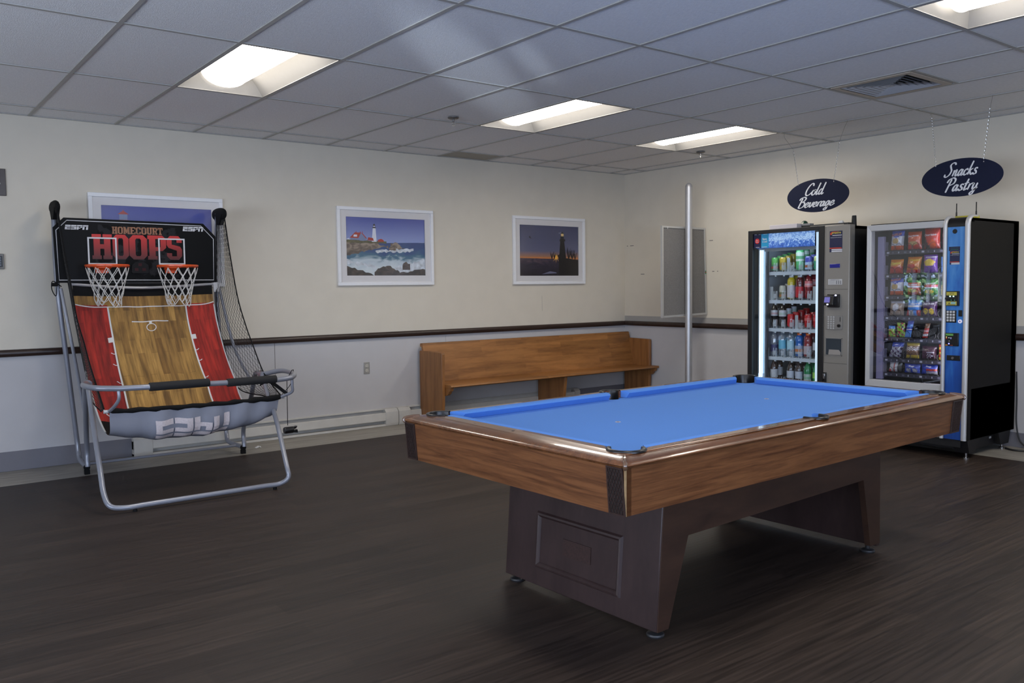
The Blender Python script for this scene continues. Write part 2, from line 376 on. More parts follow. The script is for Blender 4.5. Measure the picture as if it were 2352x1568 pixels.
# chair rails and baseboards
M_rail = wood('dark_brown_handrail', (.018,.010,.008,1), (.035,.019,.014,1), (.8,8,8), rough=.35)
def rail(name, horizontal):
    prof = [(-.002,-.028),(-.030,-.026),(-.040,-.016),(-.043,0),(-.040,.016),(-.030,.026),(-.002,.028)]
    mb = MB(); z = .900
    if horizontal: a = [(XW, d, z+h) for d, h in prof]; mb.prism(a, (10.4-.045,0,0))
    else: a = [(d, -.012, z+h) for d, h in prof]; mb.prism(a, (0,YS+.05,0))
    return struct(mb.build(name, M_rail, fixn=True))
rail('trim_2', True); rail('trim_3', False)
M_base = mat('grey_vinyl_base', (.17,.165,.185), rough=.5)
for nm, x0, x1, y0, y1, hh in (('baseboard_left', XW, -5.722, -.008, 0, .15), ('baseboard_left_corner', -.808, -.008, -.008, 0, .15), ('baseboard_right', -.008, 0, YS, 0, .12), ('baseboard_front', XW, 0, YS, YS+.008, .12), ('baseboard_back', XW, XW+.008, YS, 0, .12)):
    struct(MB().box(x0, x1, y0, y1, 0, hh).build(nm, M_base, bevel=.002))
# wallpaper seam and panel joint on the left wall
mb = MB(); mb.box(-4.474,-4.469,-.0015,0,.30,.872); mb.box(-2.62,-2.618,-.001,0,.2,.86); mb.box(-1.315,-1.313,-.0008,0,1.08,1.25)
struct(mb.build('trim_4', mat('wall_seam', (.22,.20,.19), rough=.8), smooth=False))
mb = MB()   # scuffs on the right wall
for y, z, l in ((-.05,1.835,.02),(-.11,1.836,.03),(-.14,1.836,.03),(-1.33,1.838,.05),(-1.36,1.50,.03),(-1.42,1.50,.015),(-.30,1.49,.06)):
    mb.box(-.0006, 0, y-l/2, y+l/2, z-.004, z+.004)
struct(mb.build('trim_5', mat('wall_scuff', (.16,.15,.14), rough=.8), smooth=False))

# ------------------------------------------------------------------ ceiling lights
M_refl = mat('white_light_reflector', (.205,.20,.193), rough=.45)
M_lens = mat('glowing_lens', (.9,.9,.9), rough=.4, emit=(1.0,.93,.83), estr=13.5)
M_lensend = mat('lens_end_diffuser', (.8,.8,.8), rough=.4, emit=(1.0,.93,.83), estr=6.5)
M_hous = mat('light_housing', (.6,.6,.6), rough=.5)
def ceiling_light(c, r, label, group='recessed ceiling lights'):
    x0, x1 = colx(c)+g, colx(c+1)-g; y0, y1 = rowy(r+1)+g, rowy(r)-g; cx = (x0+x1)/2; cy = (y0+y1)/2
    t = thing('ceiling_light', label, 'ceiling light', (cx, cy, H), group)
    w2, l2 = (x1-x0)/2, (y1-y0)/2
    mb = MB(); mb.box(x0, x1, y0, y1, H+.135, H+.14); mb.box(x0, x0+.002, y0, y1, H+.001, H+.14); mb.box(x1-.002, x1, y0, y1, H+.001, H+.14)
    mb.box(x0, x1, y0, y0+.002, H+.001, H+.14); mb.box(x0, x1, y1-.002, y1, H+.001, H+.14); mb.build('housing', M_hous, t, smooth=False)
    mb = MB(); n = 6; ix, iy = .150, l2-.085       # curved side reflectors
    e = .004
    for s_ in (-1, 1):
        P = []
        for k in range(n+1):
            a = k/n; xx = cx+s_*((w2-e)+(ix-w2+e)*a); zz = H+.002+.108*math.sin(a*PI/2)
            P.append([(xx, cy-(l2-e)+(l2-e-iy)*a, zz), (xx, cy+(l2-e)-(l2-e-iy)*a, zz)])
        mb.grid(P)
    for s_ in (-1, 1):
        P = []
        for k in range(n+1):
            a = k/n; yy = cy+s_*((l2-e)-(l2-e-iy)*a); zz = H+.002+.108*math.sin(a*PI/2)
            P.append([(cx-((w2-e)+(ix-w2+e)*a), yy, zz), (cx+((w2-e)+(ix-w2+e)*a), yy, zz)])
        mb.grid(P)
    mb.box(x0, x0+.006, y0, y1, H, H+.003); mb.box(x1-.006, x1, y0, y1, H, H+.003); mb.box(x0, x1, y0, y0+.006, H, H+.003); mb.box(x0, x1, y1-.006, y1, H, H+.003)
    mb.build('reflector', M_refl, t, angle=50)
    mb = MB(); P = []                               # half-round lens
    for k in range(17):
        a = PI*k/16; P.append([(cx+ix*math.cos(a), cy-iy+.012, H+.112-.092*math.sin(a)), (cx+ix*math.cos(a), cy+iy-.012, H+.112-.092*math.sin(a))])
    mb.grid(P); mb.build('lens', M_lens, t)
    mb = MB()
    for s_ in (-1, 1):
        yy = cy+s_*(iy-.006); mb = MB()
        mb.prism([(cx+(ix+.006)*math.cos(PI*k/16), yy, H+.114-.096*math.sin(PI*k/16)) for k in range(17)], (0, .010*s_, 0))
        mb.build('end_cap', M_lensend, t, fixn=True)
for (c, r), lb in zip(LIGHTS, ('lit recessed ceiling light above the arcade basketball machine, leftmost in view', 'lit recessed ceiling light in the middle of the room, beside a sprinkler',
        'lit recessed ceiling light nearest the corner and the cold beverage sign', 'lit recessed ceiling light cut off by the top right edge of the picture',
        'lit recessed ceiling light above and left of the camera', 'lit recessed ceiling light far to the right of the camera')):
    ceiling_light(c, r, lb)
# air vent
vx0, vx1 = colx(7)+g, colx(8)-g; vy1, vy0 = rowy(4)-g, rowy(4)-SX+g; vcx, vcy = (vx0+vx1)/2, (vy0+vy1)/2
t = thing('ceiling_vent', 'square four-way air vent in the ceiling above the hanging signs', 'vent', (vcx, vcy, H))
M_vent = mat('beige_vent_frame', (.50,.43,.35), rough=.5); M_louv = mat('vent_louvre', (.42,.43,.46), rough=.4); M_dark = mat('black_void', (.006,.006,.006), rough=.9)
mb = MB(); hw = (vx1-vx0)/2
def sq_ring(mb, a, za, b, zb, mi=0):
    A = [(vcx-a,vcy-a,za),(vcx+a,vcy-a,za),(vcx+a,vcy+a,za),(vcx-a,vcy+a,za)]; B = [(vcx-b,vcy-b,zb),(vcx+b,vcy-b,zb),(vcx+b,vcy+b,zb),(vcx-b,vcy+b,zb)]
    mb.add(A+B, [(i, (i+1) % 4, (i+1) % 4+4, i+4) for i in range(4)], mi)
sq_ring(mb, hw-.012, H-.002, hw-.055, H-.003); sq_ring(mb, hw-.012, H-.002, hw-.012, H+.01); mb.build('frame', M_vent, t, smooth=False)
mb = MB()
for k in range(6):
    a = .235-k*.037; sq_ring(mb, a, H-.001, a-.032, H+.026); sq_ring(mb, a-.032, H+.0262, a, H-.0008)
mb.box(vcx-.018, vcx+.018, vcy-.018, vcy+.018, H-.001, H+.0)
mb.build('louvre', M_louv, t, smooth=False)
mb = MB(); sq_ring(mb, hw, H+.005, hw, H+.12); mb.box(vx0, vx1, vy0, vy1, H+.12, H+.122); mb.build('duct', M_dark, t, smooth=False)
# sprinklers
M_chrome = mat('chrome', (.55,.55,.56), rough=.22, metal=1.0); M_rust = mat('tarnished_steel', (.20,.19,.18), rough=.4, metal=.8)
def sprinkler(x, y, label):
    t = thing('sprinkler', label, 'sprinkler', (x, y, H), 'ceiling sprinklers')
    mb = MB(); mb.lathe([(.045,0),(.045,-.004),(.036,-.010),(.020,-.014),(.014,-.012)], (x,y,H), seg=20); mb.build('escutcheon', M_rust, t, fixn=True)
    mb = MB(); mb.lathe([(.010,-.012),(.010,-.03),(.006,-.034)], (x,y,H), seg=12)
    for s_ in (-1,1): mb.tube(bez([(x+s_*.007,y,H-.03),(x+s_*.013,y,H-.042),(x+s_*.004,y,H-.058)], 4), .0022, 6)
    mb.tube([(x,y,H-.03),(x,y,H-.056)], .0025, 6); mb.build('frame', M_chrome, t, fixn=True)
    mb = MB(); mb.lathe([(.014,-.058),(.015,-.060),(.005,-.062)], (x,y,H), seg=14); mb.build('deflector', M_chrome, t, fixn=True)
sprinkler(-3.66, -1.76, 'sprinkler head on the ceiling left of the middle ceiling light')
sprinkler(-.62, -1.70, 'smaller looking sprinkler head on the ceiling near the far right corner')

# ------------------------------------------------------------------ wall fittings
M_plate = mat('brown_metal_plate', (.07,.06,.055), rough=.35, metal=.6)
t = thing('wall_plate', 'dark metal wall plate high on the wall at the left edge', 'wall plate', (-6.61, 0, 2.185))
mb = MB().box(-6.69,-6.532,-.012,-.0005,2.085,2.286); mb.build('plate', M_plate, t, bevel=.003)
mb = MB(); mb.box(-6.585,-6.57,-.016,-.012,2.17,2.18); mb.build('mark', mat('pale_mark', (.5,.5,.48), rough=.5), t, smooth=False)
t = thing('door_keypad', 'small steel keypad with black buttons on the wall at the left edge', 'keypad', (-6.63, 0, 1.59))
MB().box(-6.70,-6.570,-.018,-.0005,1.536,1.651).build('plate', mat('brushed_steel', (.17,.16,.145), rough=.5, metal=.3), t, bevel=.003)
MB().box(-6.69,-6.582,-.022,-.018,1.552,1.634).build('face', mat('black_plastic', (.010,.010,.011), rough=.4), t, bevel=.002)
for i in range(3):
    for j in range(4): MB().box(-6.605-i*.022,-6.591-i*.022,-.026,-.022,1.560+j*.018,1.572+j*.018).build('button', mat('keypad_button', (.12,.13,.15), rough=.4), t, smooth=False)
t = thing('wall_outlet', 'beige double power outlet on the wall between the basketball machine and the bench', 'outlet', (-3.545, 0, .583))
mb = MB(); mb.box(-3.577,-3.513,-.006,-.0005,.526,.641); mb.build('plate', mat('steel_cover', (.42,.40,.36), rough=.35, metal=.5), t, bevel=.003)
for z in (.561,.607):
    mb = MB(); mb.prism([(-3.545+p[0], -.0062, z+p[1]) for p in rrect(.034,.029,.012,4)], (0,-.003,0), 0)
    for dx in (-.007,.007): mb.box(-3.545+dx-.001,-3.545+dx+.001,-.0097,-.0093,z-.001,z+.008,1)
    mb.lathe([(.0025,-.0097),(.0025,-.0093)], (-3.545,0,z-.008), axis='y', seg=8, mi=1)
    mb.build('socket', [mat('ivory_socket', (.55,.52,.45), rough=.4), MATS['black_plastic']], t, fixn=True)
MB().lathe([(.003,-.008),(.003,-.006)], (-3.545,0,.584), axis='y', seg=8).build('screw', M_chrome, t)

# baseboard heaters
M_heat = mat('off_white_heater_enamel', (.56,.54,.50), rough=.4, noise=.05, nscale=9); M_slot = mat('mottled_dark_slot', (.07,.07,.065), rough=.9, noise=.3, nscale=60)  # heater slot filled with one dark mottled colour
def heater(x0, x1, label, ends):
    t = thing('baseboard_heater', label, 'heater', ((x0+x1)/2, 0, 0), 'baseboard heaters along the left wall')
    mb = MB(); mb.box(x0, x1, -.006, -.0005, .004, .172); mb.box(x0, x1, -.030, -.006, .158, .166); mb.build('back_panel', M_heat, t, bevel=.001)
    mb = MB(); mb.prism([(x0,-.066,.052),(x0,-.072,.060),(x0,-.068,.128),(x0,-.058,.134),(x0,-.054,.128),(x0,-.062,.060)], (x1-x0,0,0)); mb.build('front_cover', M_heat, t, fixn=True)
    mb = MB(); mb.box(x0, x1, -.050, -.008, .060, .125); mb.build('fins', M_slot, t, smooth=False)
    mb = MB(); mb.box(x0, x1, -.066, -.008, .002, .022); mb.build('bottom_rail', M_heat, t, bevel=.001)
    for a, b in ends: mb = MB(); mb.prism([(a,-.006,.0),(a,-.006,.170),(a,-.045,.168),(a,-.076,.140),(a,-.078,.030),(a,-.066,.004)], (b-a,0,0)); mb.build('end_cover', M_heat, t, fixn=True, bevel=.001)
heater(-5.722, -3.242, 'long off-white baseboard heater behind and right of the basketball machine', [(-5.722,-5.575),(-3.382,-3.242)])
heater(-3.236, -.812, 'off-white baseboard heater running behind the wooden bench', [(-3.236,-3.10),(-.892,-.812)])
# scrap of paper
mb = MB(); pts = [(0,0,.001),(.03,.005,.006),(.045,-.01,.002),(.05,.015,.01),(.02,.03,.012),(-.01,.02,.004)]
mb.add([(-4.80+x*.9,-.345+y,z) for x,y,z in pts]+[(-4.78,-.335,.018)], [(0,1,6),(1,2,6),(2,3,6),(3,4,6),(4,5,6),(5,0,6)])
o = mb.build('paper_scrap', mat('torn_paper', (.65,.65,.66), rough=.8), smooth=False, solid=.0004); tag(o, 'tiny crumpled white paper scrap on the pale floor strip right of the basketball machine', 'litter')

# ------------------------------------------------------------------ framed pictures
M_frame = mat('white_picture_frame', (.82,.82,.83), rough=.4); M_matb = mat('white_mat_board', (.74,.72,.72), rough=.7); M_glassp = clear('picture_glass', (1,1,1), .045, .22)
def ramp_mat(name, stops, axis=2, lo=0, hi=1, nz=None, rough=.5):
    """colour by height on the print (a printed photograph), optional noise"""
    m = bpy.data.materials.new(name); m.use_nodes = True; nt = m.node_tree; L = nt.links; b = nt.nodes['Principled BSDF']; b.inputs['Roughness'].default_value = rough
    tc = nt.nodes.new('ShaderNodeTexCoord'); sx = nt.nodes.new('ShaderNodeSeparateXYZ'); L.new(tc.outputs['Object'], sx.inputs[0])
    mr = nt.nodes.new('ShaderNodeMapRange'); mr.inputs[1].default_value = lo; mr.inputs[2].default_value = hi; L.new(sx.outputs[axis], mr.inputs[0]); src = mr.outputs[0]
    if nz:
        mp = nt.nodes.new('ShaderNodeMapping'); mp.inputs['Scale'].default_value = nz[1]; L.new(tc.outputs['Object'], mp.inputs[0])
        n = nt.nodes.new('ShaderNodeTexNoise'); n.inputs['Scale'].default_value = nz[0]; n.inputs['Detail'].default_value = 6; n.inputs['Distortion'].default_value = nz[3] if len(nz) > 3 else .5; L.new(mp.outputs[0], n.inputs['Vector'])
        a = nt.nodes.new('ShaderNodeMath'); a.operation = 'MULTIPLY_ADD'; L.new(n.outputs[0], a.inputs[0]); a.inputs[1].default_value = nz[2]
        s2 = nt.nodes.new('ShaderNodeMath'); s2.operation = 'SUBTRACT'; L.new(src, s2.inputs[0]); s2.inputs[1].default_value = nz[2]*.5; L.new(s2.outputs[0], a.inputs[2]); src = a.outputs[0]
    rp = nt.nodes.new('ShaderNodeValToRGB'); cr = rp.color_ramp
    while len(cr.elements) < len(stops): cr.elements.new(.5)
    for e, (p, c_) in zip(cr.elements, stops): e.position = p; e.color = c_
    L.new(src, rp.inputs[0]); L.new(rp.outputs[0], b.inputs['Base Color']); return m
def picture(x0, x1, z0, z1, label, fwid=.045, mwid=.052):
    t = thing('framed_picture', label, 'picture', ((x0+x1)/2, 0, (z0+z1)/2), 'framed lighthouse photographs on the left wall')
    def fr(a0, a1, b0, b1, wd, ya, yb, name, m, bev):
        mb = MB(); mb.box(a0, a1, ya, yb, b0, b0+wd); mb.box(a0, a1, ya, yb, b1-wd, b1); mb.box(a0, a0+wd, ya, yb, b0+wd, b1-wd); mb.box(a1-wd, a1, ya, yb, b0+wd, b1-wd)
        mb.build(name, m, t, bevel=bev)
    fr(x0, x1, z0, z1, fwid*.7, -.030, -.001, 'frame', M_frame, .003)
    fr(x0+fwid*.7, x1-fwid*.7, z0+fwid*.7, z1-fwid*.7, mwid+.012, -.016, -.010, 'mat_board', M_matb, .0)
    MB().box(x0+.02, x1-.02, -.0215, -.0205, z0+.02, z1-.02).build('glass', M_glassp, t, smooth=False)
    i = fwid*.7+mwid+.012
    return t, (x0+i, x1-i, z0+i, z1-i)
# wallpaper-free print builder: mosaic of coloured regions, each a hair in front of the last
class Print:
    def __init__(s, box, mats): s.b = box; s.mb = MB(); s.mats = mats; s.k = 0
    def poly(s, pts, mi):
        x0, x1, z0, z1 = s.b; s.k += 1; y = -.0065-.00008*s.k
        s.mb.add([(x0+(x1-x0)*p[0], y, z0+(z1-z0)*p[1]) for p in pts], [tuple(range(len(pts)))], mi)
    def rough(s, x0, x1, zb, zt, n, amp, mi, seed):
        rnd = random.Random(seed); top = [(x0+(x1-x0)*i/n, (zt(i/n) if callable(zt) else zt)+rnd.uniform(-amp, amp)) for i in range(n+1)]
        bot = [(x1, zb), (x0, zb)] if not callable(zb) else [(x0+(x1-x0)*i/n, zb(i/n)+rnd.uniform(-amp, amp)) for i in range(n, -1, -1)]
        x0b, x1b, z0b, z1b = s.b; s.k += 1; y = -.0065-.00008*s.k
        pts = top+bot; v = [Vector((x0b+(x1b-x0b)*p[0], 0, z0b+(z1b-z0b)*min(1,max(0,p[1])))) for p in pts]
        from mathutils.geometry import tessellate_polygon
        tr = tessellate_polygon([[Vector((q.x, q.z, 0)) for q in v]])
        s.mb.add([(q.x, y, q.z) for q in v], [tuple(q) for q in tr], mi)
    def done(s, t): s.mb.build('print', s.mats, t, smooth=False)
sea = ramp_mat('printed_sea', [(0,hexc(215,225,230)),(.25,hexc(190,205,215)),(.42,hexc(60,110,135)),(.6,hexc(40,78,130)),(1,hexc(35,60,125))], 2, -.24, .10, (5,(1,1,2.6),.75,1.5))
rock = ramp_mat('printed_rock', [(0,hexc(45,38,36)),(.45,hexc(105,90,80)),(.7,hexc(165,148,130)),(1,hexc(130,118,80))], 2, -.3, .3, (11,(1,1,2),1.3,1.2))
sky1 = ramp_mat('printed_blue_sky', [(0,hexc(150,165,215)),(1,hexc(72,86,168))], 2, .03, .26)
foam = mat('printed_foam', hexc(205,212,220), rough=.5, noise=.3, nscale=25)
pw = mat('printed_white', hexc(225,228,240), rough=.5, noise=.03); pr_ = mat('printed_red', hexc(170,45,30), rough=.5, noise=.1); pb = mat('printed_black', hexc(25,22,30), rough=.5); pgr = mat('printed_grass', hexc(88,84,52), rough=.5, noise=.3, nscale=40)
pgb = mat('printed_bluegrey', hexc(120,135,175), rough=.5)
t, bx = picture(-3.832, -2.764, 1.388, 2.140, 'framed photo of a white lighthouse with red-roofed house above surf, middle picture')
P = Print(bx, [sky1, sea, rock, foam, pw, pr_, pb, pgr, pgb])
P.poly([(0,0),(1,0),(1,.585),(0,.60)], 1); P.poly([(0,.55),(1,.59),(1,1),(0,1)], 0)
P.rough(0,.52,lambda a:.33+.20*a,lambda a:.60-.02*a-.10*a**4,24,.015,2,1); P.rough(0,.50,lambda a:.56,lambda a:.615-.02*a,14,.008,7,3)
P.rough(.53,.74,lambda a:.42+.06*a,lambda a:.47+.11*math.sin(PI*min(1,a*1.2)),12,.012,2,2)
P.rough(.36,.85,lambda a:.395+.03*a,lambda a:.43+.06*a,18,.018,3,5); P.rough(.55,.62,lambda a:.44,lambda a:.56,8,.01,2,25)
P.rough(.0,.36,lambda a:.12+.10*(1-a),lambda a:.27-.10*a,14,.03,3,6); P.rough(.60,1.0,lambda a:.05,lambda a:.16+.14*a,14,.03,3,7); P.rough(.0,.33,0,lambda a:.17-.15*a,10,.015,2,9)
P.rough(.34,.66,0,lambda a:.06+.11*math.sin(PI*a),14,.02,2,11); P.rough(.66,1.0,0,lambda a:.05+.07*a,12,.02,2,12); P.rough(.70,.80,.10,lambda a:.20+.03*math.sin(PI*a),6,.02,2,14)
P.poly([(.315,.585),(.375,.585),(.365,.82),(.33,.82)], 4); P.poly([(.325,.82),(.37,.82),(.37,.835),(.325,.835)], 6); P.poly([(.335,.835),(.36,.835),(.36,.87),(.335,.87)], 6); P.poly([(.337,.845),(.358,.845),(.358,.86),(.337,.86)], 4); P.poly([(.33,.87),(.365,.87),(.348,.90)], 6)
P.poly([(.055,.615),(.25,.60),(.25,.655),(.20,.725),(.12,.735),(.055,.655)], 8); P.poly([(.045,.645),(.11,.74),(.185,.735),(.15,.64)], 5); P.poly([(.185,.735),(.20,.73),(.255,.64),(.24,.64)], 5); P.poly([(.26,.61),(.34,.60),(.33,.65),(.27,.66)], 5); P.poly([(.39,.585),(.47,.59),(.46,.62),(.43,.64),(.39,.62)], 5); P.poly([(.09,.665),(.135,.665),(.135,.70),(.095,.70)], 4)
for dx in (.12,.17,.195): P.poly([(dx,.735),(dx+.008,.735),(dx+.008,.755),(dx,.755)], 5)
P.poly([(0,.615),(.03,.64),(.05,.615)], 4); P.done(t)
sk2 = ramp_mat('printed_dusk_sky', [(0,hexc(215,120,45)),(.09,hexc(215,130,60)),(.15,hexc(160,118,95)),(.30,hexc(98,100,128)),(1,hexc(48,56,98))], 2, -.12, .26)
sea2 = ramp_mat('printed_dark_sea', [(0,hexc(28,24,34)),(.5,hexc(48,42,60)),(.8,hexc(90,74,84)),(1,hexc(36,32,44))], 2, -.3, .0, (9,(1,1,3),1.1,1.3))
sun_ = mat('printed_sun', hexc(255,190,80), rough=.5); dk = mat('printed_silhouette', hexc(20,19,24), rough=.5); lamp_ = mat('printed_lamp', hexc(235,200,130), rough=.5); halo = mat('printed_halo', hexc(112,114,140), rough=.5)
t, bx = picture(-1.732, -.672, 1.383, 2.137, 'framed photo of a dark lighthouse at sunset, picture nearest the corner')
P = Print(bx, [sk2, sea2, sun_, dk, lamp_, halo])
P.poly([(0,0),(1,0),(1,.34),(0,.355)], 1); P.poly([(0,.35),(1,.335),(1,1),(0,1)], 0)
sp_ = []
for k in range(32): a = 2*PI*k/32; r_ = .085 if k % 4 == 0 else (.045 if k % 2 == 0 else .026); sp_.append((.61+r_*math.cos(a)*.8, .37+r_*math.sin(a)*1.3))
P.poly([(.70,.835),(.76,.86),(.70,.885),(.645,.86)], 5)
P.mb.add([(bx[0]+(bx[1]-bx[0])*p[0], -.0075, bx[2]+(bx[3]-bx[2])*p[1]) for p in sp_]+[(bx[0]+(bx[1]-bx[0])*.61, -.0075, bx[2]+(bx[3]-bx[2])*.37)], [(i,(i+1) % 32,32) for i in range(32)], 2)
P.poly([(.655,.20),(.80,.20),(.755,.70),(.685,.70)], 3); P.poly([(.67,.70),(.775,.70),(.77,.745),(.68,.745)], 3); P.poly([(.69,.745),(.75,.745),(.75,.80),(.69,.80)], 3); P.poly([(.70,.80),(.745,.80),(.745,.85),(.70,.85)], 4); P.poly([(.69,.85),(.755,.85),(.722,.90)], 3)
P.rough(.66,1.0,0,lambda a:.32+.03*math.sin(PI*a),14,.012,3,21)
rnd = random.Random(4)
for bx_, bh in ((.54,.17),(.58,.13),(.66,.13),(.83,.28),(.89,.20),(.94,.18)):
    for k in range(9):
        a = rnd.uniform(-.6,.6); l = bh*rnd.uniform(.6,1); P.poly([(bx_-.003,.33),(bx_+.003,.33),(bx_+math.sin(a)*l*.5+.002,.33+l),(bx_+math.sin(a)*l*.5-.002,.33+l)], 3)
P.poly([(.15,.76),(.175,.79),(.18,.755),(.20,.735),(.185,.735)], 3); P.poly([(.36,.03),(.62,.05),(.60,.07),(.50,.09)], 5); P.done(t)
t, bx = picture(-5.977, -4.911, 1.39, 2.145, 'framed picture with a red lighthouse roof, partly hidden behind the basketball backboard')
sky3 = ramp_mat('printed_deep_blue_sky', [(0,hexc(120,135,205)),(1,hexc(62,72,158))], 2, -.25, .26)
P = Print(bx, [sky3, pw, pr_, pgb, sea, rock]); P.poly([(0,0),(1,0),(1,1),(0,1)], 0); P.poly([(0,0),(1,0),(1,.3),(0,.3)], 4)
P.poly([(.13,.3),(.25,.3),(.225,.78),(.155,.78)], 1); P.poly([(.145,.78),(.235,.78),(.235,.80),(.145,.80)], 2); P.poly([(.155,.80),(.225,.80),(.225,.88),(.155,.88)], 3); P.poly([(.14,.88),(.24,.88),(.20,.925),(.18,.925)], 2); P.poly([(.183,.925),(.197,.925),(.19,.95)], 2); P.rough(0,.5,0,.3,12,.02,5,31); P.done(t)

# ================================================================== WOODEN BENCH (pew)
M_oak = wood('honey_oak', (.20,.080,.022,1), (.36,.155,.045,1), (.9,9,9), rough=.42, staves=(.55,.052,(PI/2,0,0)), warp=.5)
M_oakv = wood('honey_oak_upright', (.17,.068,.020,1), (.31,.132,.040,1), (12,12,.9), rough=.42, warp=.5)
t = thing('wooden_bench', 'long honey-coloured oak bench with a tall back against the left wall', 'bench', (-1.5, -.3, 0))
def end_panel(x0, x1, name):
    mb = MB(); prof = round_path([(x0,-.05,0),(x0,-.05,.728),(x0,-.462,.722),(x0,-.462,.30),(x0,-.445,0)], .022, 4)
    mb.prism(prof, (x1-x0,0,0)); mb.build(name, M_oakv, t, bevel=.004, fixn=True)
end_panel(-2.972,-2.936,'end_panel'); end_panel(-.062,-.024,'end_panel')
mb = MB(); mb.prism([(-1.44,-.06,0),(-1.44,-.07,.385),(-1.44,-.53,.385),(-1.44,-.50,.18),(-1.44,-.46,0)], (.036,0,0)); mb.build('centre_leg', M_oakv, t, bevel=.003, fixn=True)
mb = MB(); mb.hexa([(-2.965,-.215,.395),(-.03,-.215,.395),(-.03,-.185,.395),(-2.965,-.185,.395)], [(-2.965,-.098,.800),(-.03,-.098,.800),(-.03,-.062,.800),(-2.965,-.062,.800)])
mb.box(-2.965,-.03,-.070,-.052,.765,.798); mb.build('backrest', M_oak, t, bevel=.004)
mb = MB(); mb.prism([(-2.935,-.16,.425),(-2.935,-.30,.400),(-2.935,-.545,.412),(-2.935,-.566,.404),(-2.935,-.572,.392),(-2.935,-.560,.383),(-2.935,-.30,.374),(-2.935,-.16,.398)], (2.87,0,0))
mb.box(-.065,-.012,-.572,-.462,.384,.411); mb.build('seat', M_oak, t, fixn=True, bevel=.002)
for x in (-2.934,-.062):
    mb = MB(); c_ = [(x,-.455,.382),(x,-.555,.382),(x,-.548,.352),(x,-.525,.345),(x,-.515,.325),(x,-.49,.305),(x,-.455,.298)]
    mb.prism(c_, (.035,0,0)); mb.build('seat_bracket', M_oakv, t, fixn=True)

# ================================================================== POLE AND TACK BOARD
M_steel = mat('satin_aluminium_post', (.48,.48,.49), rough=.38, metal=.6)
t = thing('metal_post', 'free-standing grey aluminium post with a rounded cap near the corner', 'post', (-.33,-1.296,0))
mb = MB(); mb.lathe([(.038,.012),(.038,2.40)], (-.33,-1.296,0), seg=28); mb.build('shaft', M_steel, t)
mb = MB(); mb.lathe([(.0385,2.40)]+[(.0385*math.cos(a*PI/16), 2.40+.046*math.sin(a*PI/16)) for a in range(1,8)]+[(.003,2.447)], (-.33,-1.296,0), seg=28); mb.lathe([(.004,0),(.004,.004)], (-.37,-1.296,2.42), axis='x', seg=8)
mb.build('cap', mat('grey_cap', (.42,.42,.44), rough=.4, metal=.5), t)
MB().lathe([(.09,0),(.09,.008),(.045,.012),(.038,.02)], (-.33,-1.296,0), seg=28).build('base_plate', M_steel, t)
M_felt = mat('grey_tack_board_fabric', (.175,.168,.16), rough=.95, noise=.12, nscale=90, bump=.1)
t = thing('tack_board', 'tall grey tack board in a silver frame fixed behind the metal post', 'tack board', (-.33,-1.236,1.5))
tl, tr_, br_, bl_ = Vector((-.664,-1.212,1.985)), Vector((-.014,-1.252,1.978)), Vector((-.006,-1.275,1.028)), Vector((-.662,-1.214,1.008))
ux_ = (tr_-tl).normalized(); nn = Vector((0,1,0))*.022
def bq(a, b, c, d, off, th): return [p+Vector((0,off,0)) for p in (a, b, c, d)], th
def inset(p, q, r_, s_, w_):
    cx = (p+q+r_+s_)/4; out = []
    for v, a, b in ((p,q,s_),(q,r_,p),(r_,s_,q),(s_,p,r_)): out.append(v+(a-v).normalized()*w_+(b-v).normalized()*w_)
    return out
I = inset(tl, tr_, br_, bl_, .020); mb = MB(); mb.prism(I, (0,.010,0)); mb.build('felt_panel', M_felt, t, smooth=False, fixn=True)
mb = MB(); O = [tl, tr_, br_, bl_]
for k in range(4): a, b, c2, d = O[k], O[(k+1) % 4], I[(k+1) % 4], I[k]; o_ = Vector((0,-.008,0)); mb.prism([a+o_, b+o_, c2+o_, d+o_], (0,.026,0))
mb.build('frame', mat('silver_board_frame', (.50,.50,.49), rough=.4, metal=.4), t, smooth=False, fixn=True)
for q, cc in ((0, (.02,.25,.10)), (1, (.35,.05,.02)), (2, (.02,.25,.10))):
    p = tr_+(br_-tr_)*(.50+.012*q); MB().lathe([(.006,-.016),(.006,-.008)], (p.x-.016, p.y, p.z), axis='y', seg=10).build('pushpin', mat('pin_%d' % q, cc, rough=.4), t)
mb = MB(); p = tl+(tr_-tl)*.12; mb.add([(p.x-.012,p.y-.010,p.z-.01),(p.x+.012,p.y-.010,p.z-.01),(p.x,p.y-.010,p.z-.035)], [(0,1,2)]); mb.build('paper_tag', mat('white_tag', (.6,.6,.6), rough=.7), t, smooth=False, solid=.0005)

# ================================================================== POOL TABLE
PX0, PX1, PY0, PY1 = -5.530, -3.006, -5.460, -4.080; PCX, PCY = (PX0+PX1)/2, (PY0+PY1)/2; ZR, ZB = .790, .754
t = thing('pool_table', 'walnut pool table with bright blue cloth in the middle of the room', 'pool table', (PCX, PCY, 0))
M_waln = wood('walnut_laminate', (.075,.024,.008,1), (.205,.080,.028,1), (1.0,15,18), rough=.42, coat=.08, warp=1.1)
M_walny = wood('walnut_laminate_end', (.075,.024,.008,1), (.205,.080,.028,1), (15,1.0,18), rough=.42, coat=.08, warp=1.1)
M_railw = wood('glossy_walnut_rail', (.075,.026,.009,1), (.17,.068,.025,1), (1.2,10,8), rough=.26, coat=.6, warp=1.2)
M_cloth = mat('bright_blue_cloth', (.095,.245,.64), rough=.92, noise=.02, nscale=200, bump=.03, bscale=700, spec=.2)
M_rub = mat('black_pocket_rubber', (.009,.009,.010), rough=.28)
M_base = wood('dark_brown_table_base', (.025,.013,.012,1), (.043,.024,.022,1), (4,4,1.2), rough=.45, warp=.6)
PR = .060; INX, INY = .125, .098
